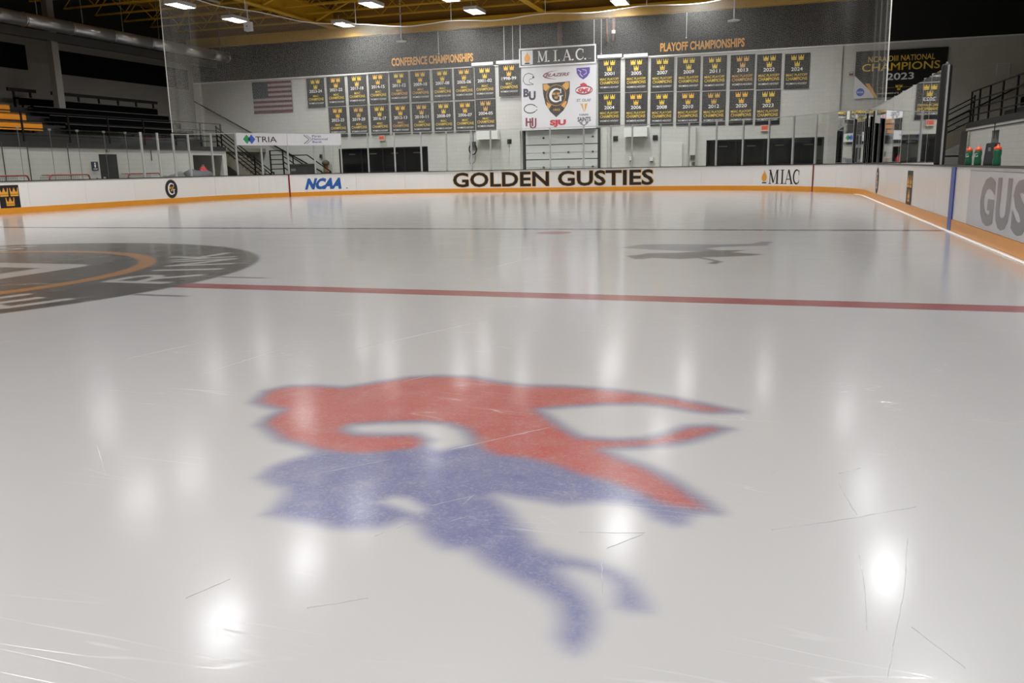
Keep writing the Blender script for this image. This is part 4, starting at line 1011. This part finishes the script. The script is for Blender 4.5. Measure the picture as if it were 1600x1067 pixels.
# hanging pendants and cables before the dark cladding
for x, y, zb_, zt_, lb in ((-8.55, YE-.7, 7.55, 8.75, 'white disc pendant on a rod above the conference lettering'), (7.97, YE-.7, 7.42, 8.75, 'white disc pendant on a rod above the playoff lettering')):
    t = thing('disc_pendant', lb, 'pendant', (x, y, zb_)); MB().bar((0,0,.05), (0,0,ZR-zb_), .05).build('rod', M_vinyl, t); MB().lathe([(.05,.12),(.10,.06),(.27,.045),(.28,.0),(.05,-.01)], n=20).build('disc', M_vinyl, t, True)
for x, z0, lb in ((-6.75, 6.95, 'thin pale cable above the end of the conference lettering'), (-3.2, 6.44, 'thin pale cable left of the M.I.A.C. sign'), (-2.75, 6.44, 'thin pale cable nearest the left side of the M.I.A.C. sign'), (5.8, 6.95, 'thin pale cable above the playoff lettering'), (1.75, 6.46, 'thin pale cable right of the M.I.A.C. sign')):
    t = thing('hanging_cable', lb, 'cable', (x, YE-.12, z0)); MB().bar((0,0,0), (0,0,ZD-z0), .025).build('cord', M_alu, t); MB().box((-.03,-.03,-.05), (.03,.03,.0)).build('end_clip', M_alu, t)
M_rust = mat('rust_brown_pipe', rgb(96,72,62), .7)
for x, r, lb in ((-.3, .11, 'rust-brown pipe rising behind the M.I.A.C. sign'), (2.05, .07, 'slim rust-brown pipe right of the M.I.A.C. sign'), (2.35, .08, 'rust-brown pipe with a pale fitting right of the M.I.A.C. sign')):
    t = thing('riser_pipe', lb, 'pipe', (x, YE-.16, 6.98)); MB().tube([(0,0,0), (0,0,ZD-6.98)], r, 10).build('pipe', M_rust, t, True)
    MB().tube([(0,0,.35), (0,0,.5)], r+.02, 10).build('coupling', M_alu if r == .08 else M_rust, t)
for x, w_, z, lb in ((-4.4, 1.15, 6.235, 'white headboard strip above the 2001-02 banner'), (-3.0, 1.3, 6.26, 'white headboard strip above the 1998-99 banner'), (3.42, 1.15, 6.2, 'white headboard strip above the 2005 banner'), (2.15, 1.2, 6.24, 'white headboard strip above the 2001 playoff banner')):
    t = thing('headboard', lb, 'strip', (x, YE-.1, z)); MB().box((-w_/2, -.02, 0), (w_/2, .04, .15)).build('board', M_vinyl, t)
    for a in (-.4, .4): MB().box((a*w_-.02, -.03, .05), (a*w_+.02, -.02, .09)).build('screw_plate', M_alu, t)
t = thing('hanging_box', 'small white box hanging near the left end of the net rope', 'box', (-12.75, 26.7, 7.36))
MB().box((-.16, -.12, 0), (.16, .12, .38)).build('case', M_vinyl, t); MB().bar((0,0,.38), (0,0,1.42), .03).build('hanger', M_vinyl, t); MB().tube([(0,-.12,.19),(0,-.13,.19)], .03, 10).build('lens', M_gridgrey, t)
t = thing('roof_speaker', 'dark loudspeaker cluster hung under the roof at the top left', 'speaker', (-14.2, 21.5, 8.0))
MB().lathe([(.2,.0),(.55,.12),(.62,.4),(.3,.6)], n=16).build('cabinet', M_black, t, True); MB().bar((0,0,.6), (0,0,.9), .06).build('hanger', M_black, t)

# ------------------------------------------------------------------ things standing behind the boards
door = struct(MB().box((-17.06, 21.5, -.03), (-16.99, 22.5, 2.02)).build('door_3', mat('dark_door_paint', rgb(26,26,28), .6)), 'dark single door in the left lower wall')
MB().box((-16.985, 21.6, .95), (-16.95, 21.7, 1.08)).build('door_handle', M_alu, door)
t = thing('restroom_sign', 'small navy restroom sign beside the dark door', 'sign', (-16.97, 21.2, 1.35))
MB().box((-.02, -.17, 0), (.01, .17, .36)).build('plate', mat('navy_plate', rgb(44,52,74), .5), t)
MB().add([(.013, a, c) for a, c in ((-.03,.12),(.03,.12),(.05,.24),(-.05,.24))]+[(.013, .04*math.cos(k*math.pi/4), .29+.04*math.sin(k*math.pi/4)) for k in range(8)], [(0,1,2,3), tuple(range(4,12))]).build('pictogram', M_white, t)
MB().add([(.013, a, c) for a, c in ((-.1,.05),(.1,.05),(.1,.075),(-.1,.075))], [(0,1,2,3)]).build('print_line', M_white, t)
t = thing('wall_alarm', 'small dark alarm box above the dark door', 'alarm', (-16.96, 22.0, 2.12)); MB().box((-.04,-.07,0), (.02,.07,.1)).build('box', M_gridgrey, t); MB().tube([(-.0,0,.05),(.03,0,.05)], .03, 10).build('strobe', M_vinyl, t)
MB().box((-17.0+.0, 24.9, 0), (-16.96, 24.9, 0)) 
t = thing('light_switch', 'tiny dark switch left of the dark door', 'switch', (-16.99, 21.25, .95)); MB().box((0,-.03,0),(.02,.03,.1)).build('plate', M_gridgrey, t); MB().box((.02,-.01,.03),(.03,.01,.07)).build('toggle', M_black, t)
M_goalred = mat('goal_red_pipe', rgb(150,70,66), .5); M_goalnet = mat('goal_net_cord', rgb(150,146,142), .9)
def goal(loc, rz, label):
    t = thing('hockey_goal', label, 'goal', loc, 'stored hockey goals', rz); h_, w_, d_ = 1.22, 1.83, .95
    MB().tube([(-w_/2,0,0),(-w_/2,0,h_-.12),(-w_/2+.04,0,h_-.03),(-w_/2+.12,0,h_),(w_/2-.12,0,h_),(w_/2-.04,0,h_-.03),(w_/2,0,h_-.12),(w_/2,0,0)], .03, 8).build('front_frame', M_goalred, t)
    MB().tube([(-w_/2,0,.03),(-w_/2-.1,d_*.7,.03),(-.5,d_,.03),(.5,d_,.03),(w_/2+.1,d_*.7,.03),(w_/2,0,.03)], .025, 8).build('base_frame', M_goalred, t)
    MB().tube([(-w_/2+.05,0,h_),(-w_/2+.1,.42,h_),(-.4,.52,h_),(.4,.52,h_),(w_/2-.1,.42,h_),(w_/2-.05,0,h_)], .02, 8).build('top_frame', M_goalred, t)
    nb = MB(); tp = lambda f: (-w_/2+.06+(w_-.12)*f, .44+.08*math.sin(f*math.pi), h_); bt = lambda f: (-w_/2-.05+(w_+.1)*f, d_*.7+.28*math.sin(f*math.pi), .03)
    for k in range(25): f = k/24; nb.bar(tp(f), bt(f), .012); nb.bar(tp(f), (tp(f)[0], 0, h_), .012)
    for j in range(1, 14):
        q = [tuple(np.array(tp(k/8))*(1-j/14)+np.array(bt(k/8))*j/14) for k in range(9)]
        for a, c in zip(q, q[1:]): nb.bar(a, c, .012)
    for sxx in (-1, 1):
        for j in range(12): nb.bar((sxx*w_/2, 0, .1+j*.095), (sxx*(w_/2+.06-.004*j), .62-.018*j, .1+j*.095), .012)
    o = nb.build('netting', M_goalnet, t); o['kind'] = 'stuff'; return t
goal((-14.4, 14.6, -.03), math.pi/2, 'red-framed hockey goal stored at the left picture edge'); goal((-14.4, 17.3, -.03), math.pi/2, 'red-framed hockey goal stored between the left edge and the dark door'); goal((-14.4, 21.1, -.03), math.pi/2, 'red-framed hockey goal stored right of the dark door')
def heap(name, label, cat, loc, size, M, seed, lumps=5):
    """draped, lumpy cover: a closed height field"""
    rnd = random.Random(seed); t = thing(name, label, cat, loc); nx, ny = 12, 8; V = []; Fc = []
    bl = [(rnd.uniform(-.7,.7), rnd.uniform(-.6,.6), rnd.uniform(.25,.5), rnd.uniform(.3,1)) for _ in range(lumps)]
    for j in range(ny+1):
        for i in range(nx+1):
            a = -1+2*i/nx; c = -1+2*j/ny; e = (1-a**6)*(1-c**6)
            hgt = .72+.28*sum(q*math.exp(-((a-p0)**2+(c-p1)**2)/s_**2) for p0, p1, s_, q in bl)/1.4
            V.append((a*size[0]/2*(1-.06*e), c*size[1]/2*(1-.06*e), size[2]*hgt*(e**.35 if e > 0 else 0)))
    for j in range(ny):
        for i in range(nx): k = j*(nx+1)+i; Fc.append((k, k+1, k+nx+2, k+nx+1))
    n0 = nx+1; ring = [i for i in range(n0)]+[j*n0+nx for j in range(1, ny+1)]+[ny*n0+i for i in range(nx-1,-1,-1)]+[j*n0 for j in range(ny-1,0,-1)]
    Fc.append(tuple(reversed(ring)))
    MB().add(V, Fc).build('cover', M, t, True); return t
M_tarp = mat('dark_tarp', rgb(40,44,46), .6, var=.2, bump=.4)
h1 = heap('covered_equipment', 'dark tarp-covered equipment behind the boards above the round badge', 'equipment', (-14.6, 24.6, -.03), (1.5, 2.6, 1.45), M_tarp, 3)
h2 = heap('covered_equipment', 'grey cloth-covered equipment between goal and dark tarp', 'equipment', (-14.3, 22.7, -.03), (1.2, 1.2, 1.28), mat('grey_cover', rgb(96,96,94), .8, var=.15), 5)
for hh_, lb in ((h1, 'tie_strap'), (h2, 'tie_strap')): MB().bar((-.6, 0, .12), (.6, 0, .12), .03).build(lb, M_black, hh_)
t = thing('red_jacket', 'red jacket hung up at the edge of the dark doorway', 'jacket', (-16.7, 27.75, .62))
MB().lathe([(.10,0),(.20,.04),(.22,.3),(.20,.6),(.14,.78),(.06,.86)], n=12).build('body', mat('red_jacket_cloth', rgb(168,44,52), .8, var=.15), t, True)
MB().tube([(.05,-.17,.70),(.08,-.24,.45),(.10,-.22,.15)], .06, 8).build('sleeve', MATS['red_jacket_cloth'], t, True); MB().tube([(.05,.17,.70),(.08,.24,.45),(.10,.22,.15)], .06, 8).build('sleeve', MATS['red_jacket_cloth'], t, True)
MB().tube([(0,0,.84),(0,0,.94)], .07, 10).build('collar', mat('grey_collar', rgb(120,112,96), .8), t)
MB().bar((0,0,-.65), (0,0,.9), .04).build('stand_pole', M_rail, t)
t = thing('dark_cart', 'dark grey box cart at the foot of the left stairs', 'cart', (-13.55, 31.6, -.03))
MB().box((-.55, -.35, .15), (.55, .35, 1.52)).build('body', mat('dark_grey_cart', rgb(58,58,58), .5), t); MB().box((-.58, -.38, 1.5), (.58, .38, 1.56)).build('lid', M_gridgrey, t)
MB().box((-.42, -.36, 1.2), (-.15, -.352, 1.32)).build('label_plate', M_grey, t)
for a in (-.45, .45):
    for c in (-.25, .25): MB().tube([(a-.03, c, .08), (a+.03, c, .08)], .08, 12).build('wheel', M_black, t)
def bin_stand(x, y, label):
    t = thing('bin_stand', label, 'bin', (x, y, -.03)); MB().box((-.2, -.18, 0), (.2, .18, 1.05)).build('bin_body', mat('brown_bin', rgb(82,70,66), .6), t); MB().box((-.22, -.2, 1.05), (.22, .2, 1.12)).build('rim', M_gridgrey, t)
    MB().box((-.05, -.02, 1.12), (.13, .02, 1.5)).build('orange_card', mat('orange_card', rgb(176,110,66), .7), t); MB().box((-.16, -.02, 1.12), (-.06, .02, 1.5)).build('tan_card', mat('tan_card', rgb(122,112,84), .7), t)
    MB().lathe([(.14,1.48),(.2,1.54),(.2,1.66),(.12,1.74),(.03,1.77)], n=12).build('olive_top', mat('olive_top', rgb(74,70,46), .8), t, True)
bin_stand(-13.6, 34.15, 'slim bin with orange card and olive top left of the dark windows'); bin_stand(12.95, 34.1, 'slim bin with orange card and olive top right of the dark windows')
for x, z, lb in ((-14.05, 1.85, 'small dark wall phone left of the dark windows'), (14.05, 1.95, 'small dark wall phone by the right stairs')):
    t = thing('wall_phone', lb, 'phone', (x, YE-.02, z)); MB().box((-.06,-.07,0), (.06,.02,.2)).build('body', M_gridgrey, t); MB().bar((-.02,-.09,.02), (-.02,-.09,.18), .035).build('handset', M_black, t)
# players' bench side: screen frame, bottles, tablet
t = thing('bench_partition', 'dark grey post with a low rail frame beyond the players bench', 'railing', (16.8, 28.55, -.03))
MB().box((-.11, -.08, 0), (.11, .08, 2.16)).build('post', mat('grey_post_paint', rgb(74,72,70), .6), t)
for z in (1.25, .8): MB().bar((0,0,z), (-1.3, 0, z), .06).build('rail_bar', M_rail, t)
for x in (-.65, -1.3): MB().bar((x,0,0), (x,0,1.25), .06).build('rail_post', M_rail, t)
M_bgreen = mat('green_bottle', rgb(24,98,66), .35, var=.08); M_borange = mat('orange_cap', rgb(236,92,50), .4)
def bottle(s, label, rot):
    p = bp(s, BH+.028, .06); t = thing('squeeze_bottle', label, 'bottle', tuple(p), 'green squeeze bottles on the boards', rot)
    MB().lathe([(.034,0),(.037,.008),(.037,.06),(.033,.085),(.033,.10),(.037,.125),(.037,.155),(.030,.172)], n=18).build('bottle_body', M_bgreen, t, True)
    MB().lathe([(.033,.168),(.034,.172),(.034,.19),(.026,.198),(.012,.205),(.010,.222),(.004,.226)], n=18).build('cap', M_borange, t, True)
    pl = arc(0, 0, .016, .018, 45, 315, 12)
    q = stroke(pl, .006)+[rect(.004, -.016, .016, -.003)]
    mb = MB()
    for po in q: mb.add([(-.0375*math.cos(a/.0375), .0375*math.sin(-a/.0375), .118+c) for a, c in po], [(0,1,2,3)])
    mb.build('letter_mark', M_white, t)
    return t
def sc_of(y): return A_+R*math.pi/2+(L-R)-y
bottle(sc_of(7.15), 'green squeeze bottle with orange cap, leftmost, nearest the padded post', .9); bottle(sc_of(6.52), 'green squeeze bottle with orange cap just left of the dark case', .9); bottle(sc_of(5.38), 'green squeeze bottle with orange cap just right of the dark case', -2.2)
for o in COL.objects:
    if o.name.startswith('squeeze_bottle'): o.scale = (1.35, 1.35, 1.22)
p = bp(sc_of(5.75), BH+.028, .07); t = thing('dark_case', 'dark slanted plastic case standing on the boards between green bottles', 'case', tuple(p), rz=-1.25)
MB().prism([(-.13,0),(.13,0),(.115,.285),(.10,.30),(-.075,.295),(-.09,.28)], lambda u, v, q: (u, q, v), -.035, .035).build('shell', mat('dark_case_plastic', rgb(44,46,54), .4), t)
MB().box((-.03, -.0365, .19), (.03, -.034, .24)).build('paper_label', mat('grey_label', rgb(130,136,146), .5), t); MB().box((-.10, -.04, .0), (.10, -.034, .03)).build('foot', M_black, t)
